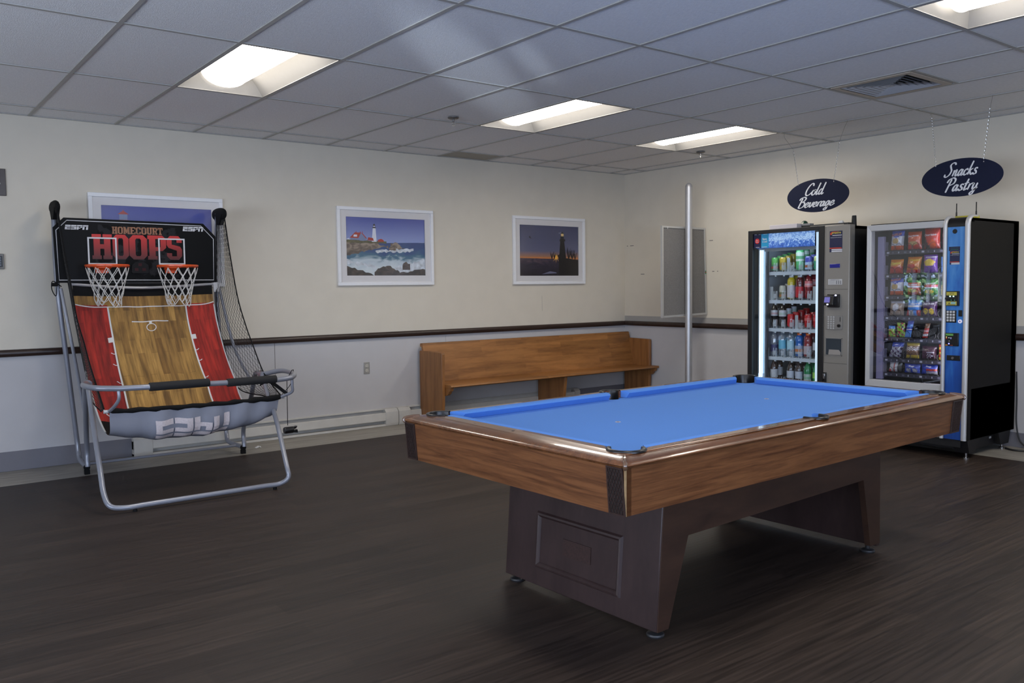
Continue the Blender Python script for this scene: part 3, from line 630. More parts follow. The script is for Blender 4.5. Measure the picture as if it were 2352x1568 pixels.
corner = [(sx_, sy_) for sx_ in (-1,1) for sy_ in (-1,1)]
pk = [(PCX+sx_*1.125, PCY+sy_*.565) for sx_, sy_ in corner]; pm_ = [(PCX-.01, PCY+sy_*.598) for sy_ in (-1,1)]
# inner outline of the wooden rail, notched by the six pockets (counter-clockwise)
def arc(cx, cy, a0, a1, r, n=12): return [(cx+r*math.cos(math.radians(a0+(a1-a0)*k/n)), cy+r*math.sin(math.radians(a0+(a1-a0)*k/n))) for k in range(n+1)]
ix0, ix1, iy0, iy1 = PX0+INX, PX1-INX, PY0+INY, PY1-INY; inner = []
inner += arc(pk[0][0], pk[0][1], 135, 315, PR)      # corner pockets bulge outwards
inner += arc(pm_[0][0], pm_[0][1], 180+0, 360, .054)
inner += arc(pk[2][0], pk[2][1], 225, 405, PR)
inner += arc(pk[3][0], pk[3][1], -45, 135, PR)
inner += arc(pm_[1][0], pm_[1][1], 0, 180, .054)
inner += arc(pk[1][0], pk[1][1], 45, 225, PR)
# splice the straight edges so that they run along the rail's inner line
def splice(pts):
    out = []
    for (x, y) in pts: out.append((x, y))
    res = []
    segs = [(0,13),(13,26),(26,39),(39,52),(52,65),(65,78)]
    blocks = [out[a:b] for a, b in segs]
    res += blocks[0]+[(blocks[0][-1][0]+.055, iy0),(pm_[0][0]-.058, iy0)]+blocks[1]+[(pm_[0][0]+.058, iy0),(blocks[2][0][0]-.055, iy0)]+blocks[2]
    res += [(ix1, blocks[2][-1][1]+.055),(ix1, blocks[3][0][1]-.055)]+blocks[3]+[(blocks[3][-1][0]-.055, iy1),(pm_[1][0]+.058, iy1)]+blocks[4]+[(pm_[1][0]-.058, iy1),(blocks[5][0][0]+.055, iy1)]+blocks[5]
    res += [(ix0, blocks[5][-1][1]-.055),(ix0, blocks[0][0][1]+.055)]
    return res
inner = splice(inner)
from mathutils.geometry import tessellate_polygon
oring = [(p.x, p.y) for p in round_path([(PX0+.05,PY0+.05,0),(PX1-.05,PY0+.05,0),(PX1-.05,PY1-.05,0),(PX0+.05,PY1-.05,0)], .02, 5, True)]
A = [Vector((x,y,0)) for x, y in oring]; B = [Vector((x,y,0)) for x, y in inner]
mb = MB(); tri = tessellate_polygon([A, B[::-1]]); V = A+B[::-1]
mb.add([(v.x, v.y, ZR-.006 if i < len(A) else ZR) for i, v in enumerate(V)], [tuple(q) for q in tri])
mb.add([(v.x, v.y, ZR) for v in B]+[(v.x, v.y, ZB-.05) for v in B], [(i, (i+1) % len(B), (i+1) % len(B)+len(B), i+len(B)) for i in range(len(B))])
prof = [(.05,ZR-.006),(.036,ZR-.0085),(.022,ZR-.012),(.010,ZR-.0165),(.003,ZR-.0215),(.001,ZR-.0255),(.004,ZR-.0285),(.009,ZR-.0295),(.007,ZR-.032),(.009,ZR-.035),(.05,ZR-.035)]
rings = []
for d, z in prof:
    rr_ = .02+(.05-d)*1.0
    rings.append([(p.x, p.y, z) for p in round_path([(PX0+d,PY0+d,0),(PX1-d,PY0+d,0),(PX1-d,PY1-d,0),(PX0+d,PY1-d,0)], max(.012, min(.03, rr_)), 5, True)])
n = len(rings[0]); b0 = len(mb.v); mb.v += [q for R in rings for q in R]
for i in range(len(rings)-1):
    for k in range(n): mb.f.append((b0+i*n+k, b0+i*n+(k+1) % n, b0+(i+1)*n+(k+1) % n, b0+(i+1)*n+k)); mb.m.append(0)
mb.build('top_rail', M_railw, t, angle=40, fixn=True)
# chrome corner joint
for sx_, sy_ in corner:
    cx, cy = PCX+sx_*1.262, PCY+sy_*.690
    mb = MB(); d = Vector((-sx_,-sy_,0)); p0 = Vector((cx,cy,0))
    p0 = p0+d*.0075; pth = [p0+d*.006+Vector((0,0,ZR-.034)), p0+d*.001+Vector((0,0,ZR-.0265)), p0+d*.004+Vector((0,0,ZR-.018)), p0+d*.014+Vector((0,0,ZR-.0125)), p0+d*.032+Vector((0,0,ZR-.0075)), p0+d*.052+Vector((0,0,ZR-.005))]
    mb.tube(bez(pth, 4), [.009-.0002*i for i in range(21)], 10); mb.build('corner_joint', mat('brown_corner_joint', (.13,.07,.04), rough=.18, coat=1), t)
# apron: four tapering boards
zt_, zb_ = ZR-.034, .589; a0, a1 = .012, .026
def ap(x0, y0, x1, y1, nx, ny, m_, name):
    mb = MB(); o0, o1 = Vector((nx,ny,0))*a0, Vector((nx,ny,0))*a1; th = Vector((nx,ny,0))*.03
    p, q = Vector((x0,y0,0)), Vector((x1,y1,0)); d = (q-p).normalized()
    mb.hexa([p+o1+d*a1+Vector((0,0,zb_)), q+o1-d*a1+Vector((0,0,zb_)), q+o1+th-d*(a1+.0)+Vector((0,0,zb_)), p+o1+th+d*a1+Vector((0,0,zb_))],
            [p+o0+d*a0+Vector((0,0,zt_)), q+o0-d*a0+Vector((0,0,zt_)), q+o0+th-d*a0+Vector((0,0,zt_)), p+o0+th+d*a0+Vector((0,0,zt_))])
    mb.build(name, m_, t, smooth=False, fixn=True)
ap(PX0,PY0,PX1,PY0,0,1,M_waln,'side_apron'); ap(PX1,PY1,PX0,PY1,0,-1,M_waln,'side_apron'); ap(PX0,PY1,PX0,PY0,1,0,M_walny,'end_apron'); ap(PX1,PY0,PX1,PY1,-1,0,M_walny,'end_apron')
mb = MB(); mb.hexa([(PX0+a1,PY0+a1-.001,zb_),(PX0+a1+.006,PY0+a1-.001,zb_),(PX0+a1+.006,PY0+a1+.004,zb_),(PX0+a1-.001,PY0+a1+.004,zb_)], [(PX0+a0-.001,PY0+a0-.001,zt_),(PX0+a0+.006,PY0+a0-.001,zt_),(PX0+a0+.006,PY0+a0+.004,zt_),(PX0+a0-.001,PY0+a0+.004,zt_)])
mb.build('edge_strip', mat('worn_pale_edge', (.33,.21,.10), rough=.5, noise=.2, nscale=60), t, smooth=False)
mb = MB(); mb.box(PX0+.07, PX1-.07, PY0+.07, PY1-.07, .60, .61); mb.build('underside_board', M_base, t, smooth=False)
# patterned corner plates
M_lat = mat('brown_lattice_plate', (.040,.022,.018), rough=.38, noise=.15, nscale=40); M_latd = mat('dark_lattice_recess', (.015,.010,.009), rough=.5)
def lattice(p, u, nrm, w_, name='corner_plate'):    # p = top outer corner, u = direction along the apron
    p, u, nrm = Vector(p), Vector(u), Vector(nrm); dn = (Vector((0,0,zb_-zt_))-nrm*(a1-a0)); h_ = dn.length; dn.normalize(); mb = MB()
    P_ = lambda a, b, l: p+u*a+dn*b+nrm*l
    mb.prism([P_(0,0,.0), P_(w_,0,0), P_(w_,h_,0), P_(0,h_,0)], nrm*.0025, 1)
    for a, b, c2, d in ((0,w_,0,.006),(0,w_,h_-.006,h_),(0,.006,.006,h_-.006),(w_-.006,w_,.006,h_-.006)): mb.prism([P_(a,c2,.0025),P_(b,c2,.0025),P_(b,d,.0025),P_(a,d,.0025)], nrm*.003, 0)
    x0, x1, y0, y1 = .006, w_-.006, .006, h_-.006; stp = .0135
    def clipl(ax, ay, bx, by):
        ts = [0, 1]; dx, dy = bx-ax, by-ay
        lo, hi = 0, 1
        for pq, q in ((-dx, ax-x0), (dx, x1-ax), (-dy, ay-y0), (dy, y1-ay)):
            if abs(pq) < 1e-9:
                if q < 0: return None
            else:
                r_ = q/pq
                if pq < 0: lo = max(lo, r_)
                else: hi = min(hi, r_)
        return None if lo >= hi else (ax+dx*lo, ay+dy*lo, ax+dx*hi, ay+dy*hi)
    for s_ in (-1, 1):
        for k in range(-30, 40):
            c2 = k*stp*1.9; r_ = clipl(-.5, c2-s_*.5*1.9, .5, c2+s_*.5*1.9)
            if not r_: continue
            a = Vector((r_[0], r_[1])); b = Vector((r_[2], r_[3])); 
            if (b-a).length < .003: continue
            nm = Vector((-(b-a).y, (b-a).x)).normalized()*.0012
            mb.prism([P_(a.x-nm.x,a.y-nm.y,.0026),P_(b.x-nm.x,b.y-nm.y,.0026),P_(b.x+nm.x,b.y+nm.y,.0026),P_(a.x+nm.x,a.y+nm.y,.0026)], nrm*.0022, 0)
    mb.build(name, [M_lat, M_latd], t, smooth=False, fixn=True)
lattice((PX0+a0, PY0+a0+.010, zt_), (0,1,0), (-1,0,0), .075); lattice((PX0+a0, PY1-a0-.080, zt_), (0,1,0), (-1,0,0), .075)
lattice((PX1-a0-.12, PY0+a0, zt_), (1,0,0), (0,-1,0), .098)
# slate bed cloth, cushions, spots, sights
bedo = []
def bedpoly():
    q = .0; x0, x1, y0, y1 = ix0+.03, ix1-.03, iy0+.03, iy1-.03
    return [(x0,y0),(x1,y0),(x1,y1),(x0,y1)]
mb = MB(); R_ = PR-.004
outer = []
for (cx, cy), a_ in ((pk[0], 180), (pm_[0], 225), (pk[2], 270), (pk[3], 0), (pm_[1], 45), (pk[1], 90)): pass
# bed outline: a rectangle that reaches into each pocket mouth and ends in a concave lip
def lip(cx, cy, ang, r, half, n=8):   # concave arc facing into the pocket, seen from the bed
    return [(cx+r*math.cos(math.radians(ang-half+2*half*k/n)), cy+r*math.sin(math.radians(ang-half+2*half*k/n))) for k in range(n+1)]
bed = lip(*pk[0], 45, R_, 88)[::-1]+[(pk[0][0]+.09, iy0+.02),(PCX-.07, iy0+.02)]+lip(*pm_[0], 90, .050, 80)[::-1]+[(PCX+.07, iy0+.02),(pk[2][0]-.09, iy0+.02)]+lip(*pk[2], 135, R_, 88)[::-1]
bed += [(ix1-.02, pk[2][1]+.09),(ix1-.02, pk[3][1]-.09)]+lip(*pk[3], 225, R_, 88)[::-1]+[(pk[3][0]-.09, iy1-.02),(PCX+.07, iy1-.02)]+lip(*pm_[1], 270, .050, 80)[::-1]+[(PCX-.07, iy1-.02),(pk[1][0]+.09, iy1-.02)]+lip(*pk[1], 315, R_, 88)[::-1]
bed += [(ix0+.02, pk[1][1]-.09),(ix0+.02, pk[0][1]+.09)]
V = [Vector((x,y,0)) for x, y in bed]; tri = tessellate_polygon([V]); mb.add([(v.x,v.y,ZB) for v in V], [tuple(q) for q in tri])
mb.add([(v.x,v.y,ZB) for v in V]+[(v.x,v.y,ZB-.03) for v in V], [(i,(i+1) % len(V),(i+1) % len(V)+len(V),i+len(V)) for i in range(len(V))])
mb.build('bed_cloth', M_cloth, t, smooth=False)
def cushion(p, q, nx, ny, ce0, ce1):   # p-q along the rail's inner line; nx,ny towards the bed; ce = how far each nose end is cut back
    p, q, nn_ = Vector(p+(0,)), Vector(q+(0,)), Vector((nx,ny,0)); d = (q-p).normalized(); mb = MB()
    pf = [(0,ZR+.0005),(.010,ZR+.003),(.036,ZR+.001),(.048,ZR-.004),(.051,ZR-.009),(.034,ZB+.001),(0,ZB+.001)]; w_ = .051
    R1 = [p+nn_*a+d*(ce0*a/w_)+Vector((0,0,z)) for a, z in pf]; R2 = [q+nn_*a-d*(ce1*a/w_)+Vector((0,0,z)) for a, z in pf]; k = len(pf)
    mb.add(R1+R2, [(i,(i+1) % k,(i+1) % k+k,i+k) for i in range(k)]+[tuple(range(k))[::-1], tuple(range(k,2*k))]); mb.build('cushion', M_cloth, t, fixn=True, angle=50)
xl, xr = pk[0][0]+.062, pk[2][0]-.062
for yy, ny in ((iy0,1),(iy1,-1)):
    cushion((xl,yy),(PCX-.058,yy),0,ny,.050,.014); cushion((PCX+.058,yy),(xr,yy),0,ny,.014,.050)
for xx, nx in ((ix0,1),(ix1,-1)): cushion((xx,pk[0][1]+.062),(xx,pk[1][1]-.062),nx,0,.050,.050)
for k, ((cx, cy), a_) in enumerate(((pk[0],225),(pk[1],135),(pk[2],315),(pk[3],45),(pm_[0],270),(pm_[1],90))):
    r_ = PR if k < 4 else .054; hf = 112 if k < 4 else 96; mb = MB()
    ar = [(math.cos(math.radians(a_-hf+2*hf*i/18)), math.sin(math.radians(a_-hf+2*hf*i/18))) for i in range(19)]
    pf = [(r_-.004,ZR-.09),(r_-.005,ZR),(r_-.003,ZR+.0045),(r_+.007,ZR+.0055),(r_+.012,ZR+.002),(r_+.012,ZR-.004)]
    mb.grid([[(cx+c_*a, cy+s_*a, z) for a, z in pf] for c_, s_ in ar]); mb.build('pocket_rim', M_rub, t, angle=60)
    mb = MB(); mb.lathe([(r_-.001,ZB-.028),(r_-.002,.60),(r_-.01,.580),(.01,.578)], (cx,cy,0), seg=24, cap=False); mb.build('pocket_cup', M_rub, t, angle=60)
for sx_ in (-1,1): 
    mb = MB(); 
    for r_ in (.013,): mb.lathe([(.013,ZB+.0004),(.013,ZB+.0008)], (PCX+sx_*.558, PCY+.02, 0), seg=16, mi=0); mb.lathe([(.006,ZB+.0008),(.006,ZB+.0010)], (PCX+sx_*.558, PCY+.02, 0), seg=12, mi=1)
    mb.build('spot_sticker', [mat('white_spot_ring', (.45,.42,.45), rough=.7), mat('brown_spot', (.20,.09,.06), rough=.7)], t, smooth=False)
M_sight = mat('dark_rail_sight', (.03,.015,.01), rough=.3)
for i in range(1,8):
    if i == 4: continue
    for yy in (PY0+.078, PY1-.078): MB().lathe([(.006,ZR-.004),(.006,ZR-.0015)], (PX0+.19+i*(2.524-.38)/8, yy, 0), seg=10).build('rail_sight', M_sight, t, smooth=False)
for i in range(1,4):
    for xx in (PX0+.095, PX1-.095): MB().lathe([(.006,ZR-.004),(.006,ZR-.001)], (xx, PY0+.19+i*(1.393-.38)/4, 0), seg=10).build('rail_sight', M_sight, t, smooth=False)
# base
by0, by1 = -5.234, -4.314
def endleg(xb, xt, s_, name):   # outer face leans in from xb (floor) to xt (top); s_ = inward direction
    mb = MB(); mb.hexa([(xb,by0,.030),(xb+s_*.03,by0,.030),(xb+s_*.03,by1,.030),(xb,by1,.030)], [(xt,by0,.60),(xt+s_*.03,by0,.60),(xt+s_*.03,by1,.60),(xt,by1,.60)]); mb.build(name, M_base, t, fixn=True, bevel=.003)
endleg(-5.125,-5.080,1,'end_leg_panel'); endleg(-3.441,-3.450,-1,'end_leg_panel')
M_base2 = wood('reddish_brown_table_base', (.030,.014,.009,1), (.052,.025,.015,1), (1.2,4,5), rough=.45, warp=.6)
for yy, th in ((by0-.004,.03),(by1-.026,.03)):
    mb = MB(); mb.prism([(-5.121,yy,.030),(-5.058,yy,.030),(-4.940,yy,.375),(-3.612,yy,.390),(-3.537,yy,.045),(-3.445,yy,.045),(-3.454,yy,.60),(-5.077,yy,.60)], (0,th,0)); mb.build('side_frame', M_base2, t, smooth=False, fixn=True)
# moulded panel on the near end
def fp(y, z, l=0): return Vector((-5.125+.045*(z-.03)/.57-l, y+.020, z))
mb = MB(); q = [(-4.548,.352),(-5.060,.352),(-5.035,.108),(-4.515,.108)]
q = [(-4.540,.360),(-5.062,.360),(-5.062,.110),(-4.540,.110)]
for k in range(4):
    a, b = q[k], q[(k+1) % 4]; cyy = sum(p[0] for p in q)/4; czz = sum(p[1] for p in q)/4
    def ins(p, w_): return (p[0]+(w_ if p[0] < cyy else -w_), p[1]+(w_ if p[1] < czz else -w_))
    lv = [(0,0),(.006,.010),(.014,.012),(.022,.006),(.026,.0)]
    P = [[fp(ins(a,w_)[0], ins(a,w_)[1], l+.0005), fp(ins(b,w_)[0], ins(b,w_)[1], l+.0005)] for w_, l in lv]; mb.grid(P)
mb.build('panel_moulding', M_base, t, angle=25)
mb = MB(); mb.prism([fp(-4.715,.272),fp(-4.885,.272),fp(-4.885,.200),fp(-4.715,.200)], (-.004,0,0)); mb.build('badge_plate', mat('lattice_badge', (.040,.020,.017), rough=.45, noise=.3, nscale=120), t, smooth=False, fixn=True)
for x, y in ((-5.09,by0+.035),(-5.09,by1-.045),(-3.49,by0+.035),(-3.49,by1-.045)):
    mb = MB(); mb.lathe([(.034,0),(.036,.006),(.033,.012),(.020,.016),(.012,.018),(.012,.034)], (x,y,0), seg=18); mb.build('levelling_foot', mat('black_foot', (.02,.02,.022), rough=.4), t)

t.rotation_euler = (0, 0, math.radians(1.45))
# ================================================================== ARCADE BASKETBALL GAME
t = thing('arcade_basketball_game', 'two-hoop arcade basketball game with black backboard and printed court ramp', 'basketball game', (-5.65,-1.05,0))
M_tube = mat('grey_painted_tube', (.25,.26,.30), rough=.32, metal=.25, coat=.3); M_blk = mat('black_nylon', (.005,.005,.0055), rough=.8, spec=.2, bump=.15, bscale=200); M_foam = mat('black_foam_grip', (.011,.011,.012), rough=.85, bump=.3, bscale=300)
M_bolt = MATS['chrome']; TR = .0185
def L(p): return p
for s_, top, mid, bot, foot in ((-1,(-6.262,-.25,2.0),(-6.265,-.28,1.41),(-6.165,-.24,.14),(-6.162,-.51,.052)), (1,(-5.035,-.25,2.0),(-5.072,-.27,1.41),(-5.015,-.23,.14),(-4.973,-.50,.052))):
    mb = MB(); mb.tube(bez([top, mid, ((mid[0]+bot[0])/2,(mid[1]+bot[1])/2,(mid[2]+bot[2])/2), bot], 6)+bez([bot,(bot[0],bot[1]-.05,.075),(foot[0],foot[1]+.06,.054),foot],5)[1:], TR, 12); mb.build('rear_post', M_tube, t)
    mb = MB(); mb.lathe([(.021,-.010),(.023,.010),(.010,.014)], (foot[0], foot[1]-.01, foot[2]), axis='y', seg=16); mb.box(foot[0]-.018, foot[0]+.018, foot[1]-.018, foot[1]+.012, 0, .034); mb.build('foot_cap', M_blk, t, fixn=True)
JL, JR = (-6.245,-1.10,.735), (-5.035,-1.13,.712)
arm = round_path([JL, (-6.325,-1.62,.755), (-6.17,-1.655,.742), (-5.13,-1.635,.716), (-4.935,-1.60,.722), JR], .10, 8)
arm = bez([JL,(-6.30,-1.28,.752),(-6.335,-1.46,.757),(-6.29,-1.60,.750),(-6.17,-1.65,.742)],6)+bez([(-5.13,-1.635,.716),(-5.00,-1.60,.722),(-4.925,-1.47,.735),(-4.94,-1.28,.745),JR],6)
mb = MB(); mb.tube(arm, TR, 12); mb.build('front_handrail', M_tube, t)
a_, b_ = Vector((-6.17,-1.65,.742)), Vector((-5.13,-1.635,.716))
for f0, f1 in ((.0,.505),(.635,1.0)):
    f0 = .0 if f0 else .005; pass
def onbar(f_): return a_+(b_-a_)*f_
for f0, f1 in ((.175,.545),(.665,1.0)):
    MB().lathe([(.026,0),(.028,.004),(.028,(f1-f0)*1.04-.004),(.026,(f1-f0)*1.04)], onbar(f0), axis='x', seg=20).build('foam_grip', M_foam, t)
# front U leg
fl = round_path([JL, (-6.325,-1.88,.028), (-5.165,-1.90,.028), JR], .16, 9)
fl = bez([JL,(-6.265,-1.30,.52),(-6.305,-1.66,.24),(-6.318,-1.80,.115),(-6.30,-1.875,.05),(-6.22,-1.90,.033),(-6.10,-1.90,.033)],6)+bez([(-5.34,-1.905,.033),(-5.235,-1.915,.036),(-5.180,-1.93,.075),(-5.172,-1.88,.16),(-5.105,-1.56,.42),(-5.06,-1.28,.60),JR],6)
mb = MB(); mb.tube(fl, TR-.002, 12); mb.build('front_leg_loop', M_tube, t)
for x in (-6.165,-5.265): MB().lathe([(.014,0),(.012,.02)], (x,-1.90,0), seg=10).build('rubber_foot', M_blk, t)
# arched side tubes joint -> rear foot, inner braces, floor bar
for J, ft, px in ((JL,(-6.16,-.535,.06),-6.2),(JR,(-4.968,-.52,.06),-5.0)):
    mb = MB(); mb.tube(bez([J,(J[0]+(ft[0]-J[0])*.2,J[1]+.17,.70),((J[0]+ft[0])/2,J[1]+.33,.50),(ft[0],ft[1]+.0,.22),ft],8), TR, 12); mb.build('side_arch', M_tube, t)
    MB().lathe([(.024,-.03),(.024,.03)], (J[0],J[1],J[2]), axis='y', seg=14).build('joint_collar', M_tube, t)
for a, m_, b in (((-6.245,-.30,1.385),(-6.19,-.40,.86),(-6.18,-.66,.42)), ((-5.060,-.30,1.385),(-5.02,-.50,.90),(-4.99,-.80,.62))):
    mb = MB(); mb.tube(bez([a, m_, b], 8), .0125, 10); mb.build('inner_brace', M_tube, t)
MB().tube([(-6.165,-.40,.056),(-4.975,-.40,.056)], .011, 10).build('floor_bar', M_tube, t)
for p in ((-6.183,-.66,.42),(-6.272,-1.10,.735),(-6.19,-.85,.60),(-6.16,-.26,.10),(-6.16,-.33,.056),(-6.24,-.98,.70),(-5.035,-1.10,.735)): MB().lathe([(.0075,-.022),(.0075,.0),(.004,.003)], p, axis='y', seg=8).build('bolt', M_bolt, t)
# little brackets holding the front lip bar
LL, LR = Vector((-6.205,-1.50,.582)), Vector((-5.048,-1.50,.573))
for a, b in (((-6.175,-1.648,.735),LL),((-4.985,-1.58,.722),LR)):
    a = Vector(a); mb = MB(); mb.tube(bez([a, a+Vector((.0,.0,-.06)), (a+b)/2+Vector((-.005 if b is LL else .03,-.03,-.035)), b],6), .011, 10); mb.build('lip_bracket', M_tube, t)
# ---- ramp: cloth sheet from the backboard down to the lip
keys = [(0,-.335,1.432),(.09,-.345,1.32),(.13,-.36,1.27),(.28,-.445,1.08),(.48,-.655,.80),(.60,-.88,.60),(.68,-1.05,.49),(.76,-1.22,.415),(.84,-1.36,.385),(.92,-1.47,.435),(1.0,-1.505,.578)]
def profile(v):
    for i in range(len(keys)-1):
        if v <= keys[i+1][0]+1e-9:
            k0 = keys[max(i-1,0)]; k1, k2 = keys[i], keys[i+1]; k3 = keys[min(i+2,len(keys)-1)]; s_ = (v-k1[0])/(k2[0]-k1[0])
            o = []
            for c_ in (1,2):
                m1 = (k2[c_]-k0[c_])/max(k2[0]-k0[0],1e-6)*(k2[0]-k1[0]); m2 = (k3[c_]-k1[c_])/max(k3[0]-k1[0],1e-6)*(k2[0]-k1[0])
                o.append((2*s_**3-3*s_**2+1)*k1[c_]+(s_**3-2*s_**2+s_)*m1+(-2*s_**3+3*s_**2)*k2[c_]+(s_**3-s_**2)*m2)
            return o
    return keys[-1][1:]
def ramp_pt(u, v, lift=0.0):
    y, z = profile(v); xl = -6.172+(.0 if v < .6 else -.033*(v-.6)/.4); xr = -5.130+(.0 if v < .6 else (.03*(v-.6)/.15 if v < .75 else .03+.052*(v-.75)/.25))
    if .58 < v < .93: xr -= .055*math.sin(PI*(v-.58)/.35)
    x = xl+(xr-xl)*u; sag = math.sin(PI*u)
    z -= .050*sag*max(0, 1-abs(v-.84)/.24)+.012*sag*max(0,1-v/.35); y -= .02*sag*math.sin(PI*min(1,v/.7))
    z += .016*max(0,(abs(u-.5)*2)**4)*max(0,1-abs(v-.82)/.2)*2
    wr = (.007*math.sin(u*23+v*5)+.006*math.sin(u*41-v*9+1))*min(1,v*2)+(.010*math.sin(u*38+1.3)*max(0,(v-.84)/.16))*(1-max(0,(v-.97)/.03))
    y += wr*.8; z += wr*.5
    e = .002; y2, z2 = profile(min(1,v+e)); y1, z1 = profile(max(0,v-e)); tt = Vector((0,y2-y1,z2-z1)).normalized(); nn_ = Vector((0, tt.z, -tt.y)); nn_ = nn_ if nn_.y < 0 else -nn_
    if v > .84: nn_ = Vector((0,tt.z,-tt.y)); nn_ = Vector((0, nn_.y, nn_.z)); nn_ = nn_ if nn_.z > 0 or True else nn_
    return Vector((x, y, z))+nn_*lift
uL = lambda v: .212+.010*math.sin(v*6); uR = lambda v: .788-.012*math.sin(v*5)
def court_wood():
    m = bpy.data.materials.new('printed_court_planks'); m.use_nodes = True; nt = m.node_tree; K = nt.links; b = nt.nodes['Principled BSDF']; b.inputs['Roughness'].default_value = .75
    uv = nt.nodes.new('ShaderNodeUVMap'); mp = nt.nodes.new('ShaderNodeMapping'); mp.inputs['Rotation'].default_value = (0,0,PI/2); K.new(uv.outputs[0], mp.inputs[0])
    br = nt.nodes.new('ShaderNodeTexBrick'); br.inputs['Scale'].default_value = 1; br.inputs['Brick Width'].default_value = .27; br.inputs['Row Height'].default_value = .046; br.inputs['Mortar Size'].default_value = .0007; br.offset = .41; br.offset_frequency = 2
    br.inputs['Color1'].default_value = (.17,.088,.022,1); br.inputs['Color2'].default_value = (.37,.215,.060,1); br.inputs['Mortar'].default_value = (.13,.07,.02,1); K.new(mp.outputs[0], br.inputs['Vector'])
    m2 = nt.nodes.new('ShaderNodeMapping'); m2.inputs['Scale'].default_value = (30,3.2,1); K.new(uv.outputs[0], m2.inputs[0])
    n = nt.nodes.new('ShaderNodeTexNoise'); n.inputs['Scale'].default_value = 1.5; n.inputs['Detail'].default_value = 4; K.new(m2.outputs[0], n.inputs['Vector'])
    rp = nt.nodes.new('ShaderNodeValToRGB'); rp.color_ramp.elements[0].position = .3; rp.color_ramp.elements[1].position = .7; rp.color_ramp.elements[0].color = (.52,.48,.42,1); rp.color_ramp.elements[1].color = (1.35,1.3,1.2,1); K.new(n.outputs[0], rp.inputs[0])
    mx = nt.nodes.new('ShaderNodeMix'); mx.data_type = 'RGBA'; mx.blend_type = 'MULTIPLY'; mx.inputs[0].default_value = 1; K.new(br.outputs[0], mx.inputs[6]); K.new(rp.outputs[0], mx.inputs[7]); K.new(mx.outputs[2], b.inputs['Base Color'])
    return m, (nt, mx, b)
M_court = court_wood()[0]
M_cred = court_wood()[0]; M_cred.name = 'printed_court_red'
for nd in M_cred.node_tree.nodes:
    if nd.bl_idname == 'ShaderNodeTexBrick': nd.inputs['Color1'].default_value = (.22,.010,.008,1); nd.inputs['Color2'].default_value = (.37,.022,.013,1); nd.inputs['Mortar'].default_value = (.22,.01,.01,1)
M_cgrey = mat('grey_cloth_backing', (.27,.28,.33), rough=.7, noise=.05, nscale=5); M_wline = mat('white_court_line', (.62,.61,.60), rough=.7)
NV = 72; US = [0]; 
def ucols(v):
    a, b = uL(v), uR(v); n1, n2 = 6, 16
    return [a*i/n1 for i in range(n1)]+[a+(b-a)*i/n2 for i in range(n2)]+[b+(1-b)*i/n1 for i in range(n1+1)]
mb = MB(); P = []; uvs = []
for i in range(NV+1):
    v = i/NV; R = []
    for u in ucols(v): R.append(ramp_pt(u, v)); uvs.append((u, v*1.55))
    P.append(R)
VB, VW, VE = 6/NV, 10/NV, 60/NV
def rm(i, j):
    v = i/NV
    if v < VB: return 0
    if v < VW: return 1
    if v < VE:
        if v > .70 and (j < 2 or j > 25): return 0
        return 2 if (j < 6 or j >= 22) else 1
    return 3
mb.grid(P, mf=rm); mb.uv = uvs
ramp = mb.build('court_ramp', [M_blk, M_court, M_cred, M_cgrey], t, angle=80)
def ribbon(mb, pts, w_, lift=.0022):   # pts in (u, v); width in metres, laid on the ramp
    Q = [ramp_pt(u, v, lift) for u, v in pts]; A_ = []
    for i, q in enumerate(Q):
        d = (Q[min(i+1,len(Q)-1)]-Q[max(i-1,0)]).normalized(); u, v = pts[i]
        su = (ramp_pt(min(1,u+.01),v)-ramp_pt(u-.01,v)).normalized(); sv = (ramp_pt(u,v+.01)-ramp_pt(u,v-.01)).normalized(); nn_ = su.cross(sv).normalized(); sd = d.cross(nn_).normalized()*w_/2
        A_.append([q-sd, q+sd])
    mb.grid(A_)
mb = MB()
ribbon(mb, [(i/30, VW+.012-.018*(1-math.sin(PI*i/30))**6) for i in range(31)], .008)
ribbon(mb, [(uL(VW+.012+(VE-.03-VW)*i/30), VW+.012+(VE-.03-VW)*i/30) for i in range(31)], .012)
ribbon(mb, [(uR(VW+.012+(VE-.03-VW)*i/30), VW+.012+(VE-.03-VW)*i/30) for i in range(31)], .012)
for v in (.335,.34,.345,.35,.355): ribbon(mb, [(uL(v)-.035,v),(uL(v),v)], .010); ribbon(mb, [(uR(v),v),(uR(v)+.035,v)], .010)
for k, v in enumerate((.42,.475,.55)):
    ribbon(mb, [(uL(v)-.030,v-.010),(uL(v)-.015,v-.002),(uL(v),v)], .006); ribbon(mb, [(uR(v),v),(uR(v)+.018,v-.002),(uR(v)+.030,v-.008)], .006)
ribbon(mb, [(.37+.26*i/10, .245) for i in range(11)], .008); ribbon(mb, [(.5,.245),(.5,.262)], .02)
ribbon(mb, [(.5+.034*math.cos(2*PI*i/20), .281+.021*math.sin(2*PI*i/20)) for i in range(21)], .006)
ribbon(mb, [(.955,.66),(.935,.685),(.91,.70),(.88,.712)], .008); ribbon(mb, [(.04,.64),(.06,.67),(.10,.70)], .008)
mb.build('court_lines', M_wline, t, smooth=False)
# white hem down both edges
for uu in (0.0, 1.0):
    mb = MB(); mb.tube([ramp_pt(uu, v/40) for v in range(6, 33)], .006, 6); mb.build('edge_hem', mat('white_hem', (.50,.50,.50), rough=.8), t)
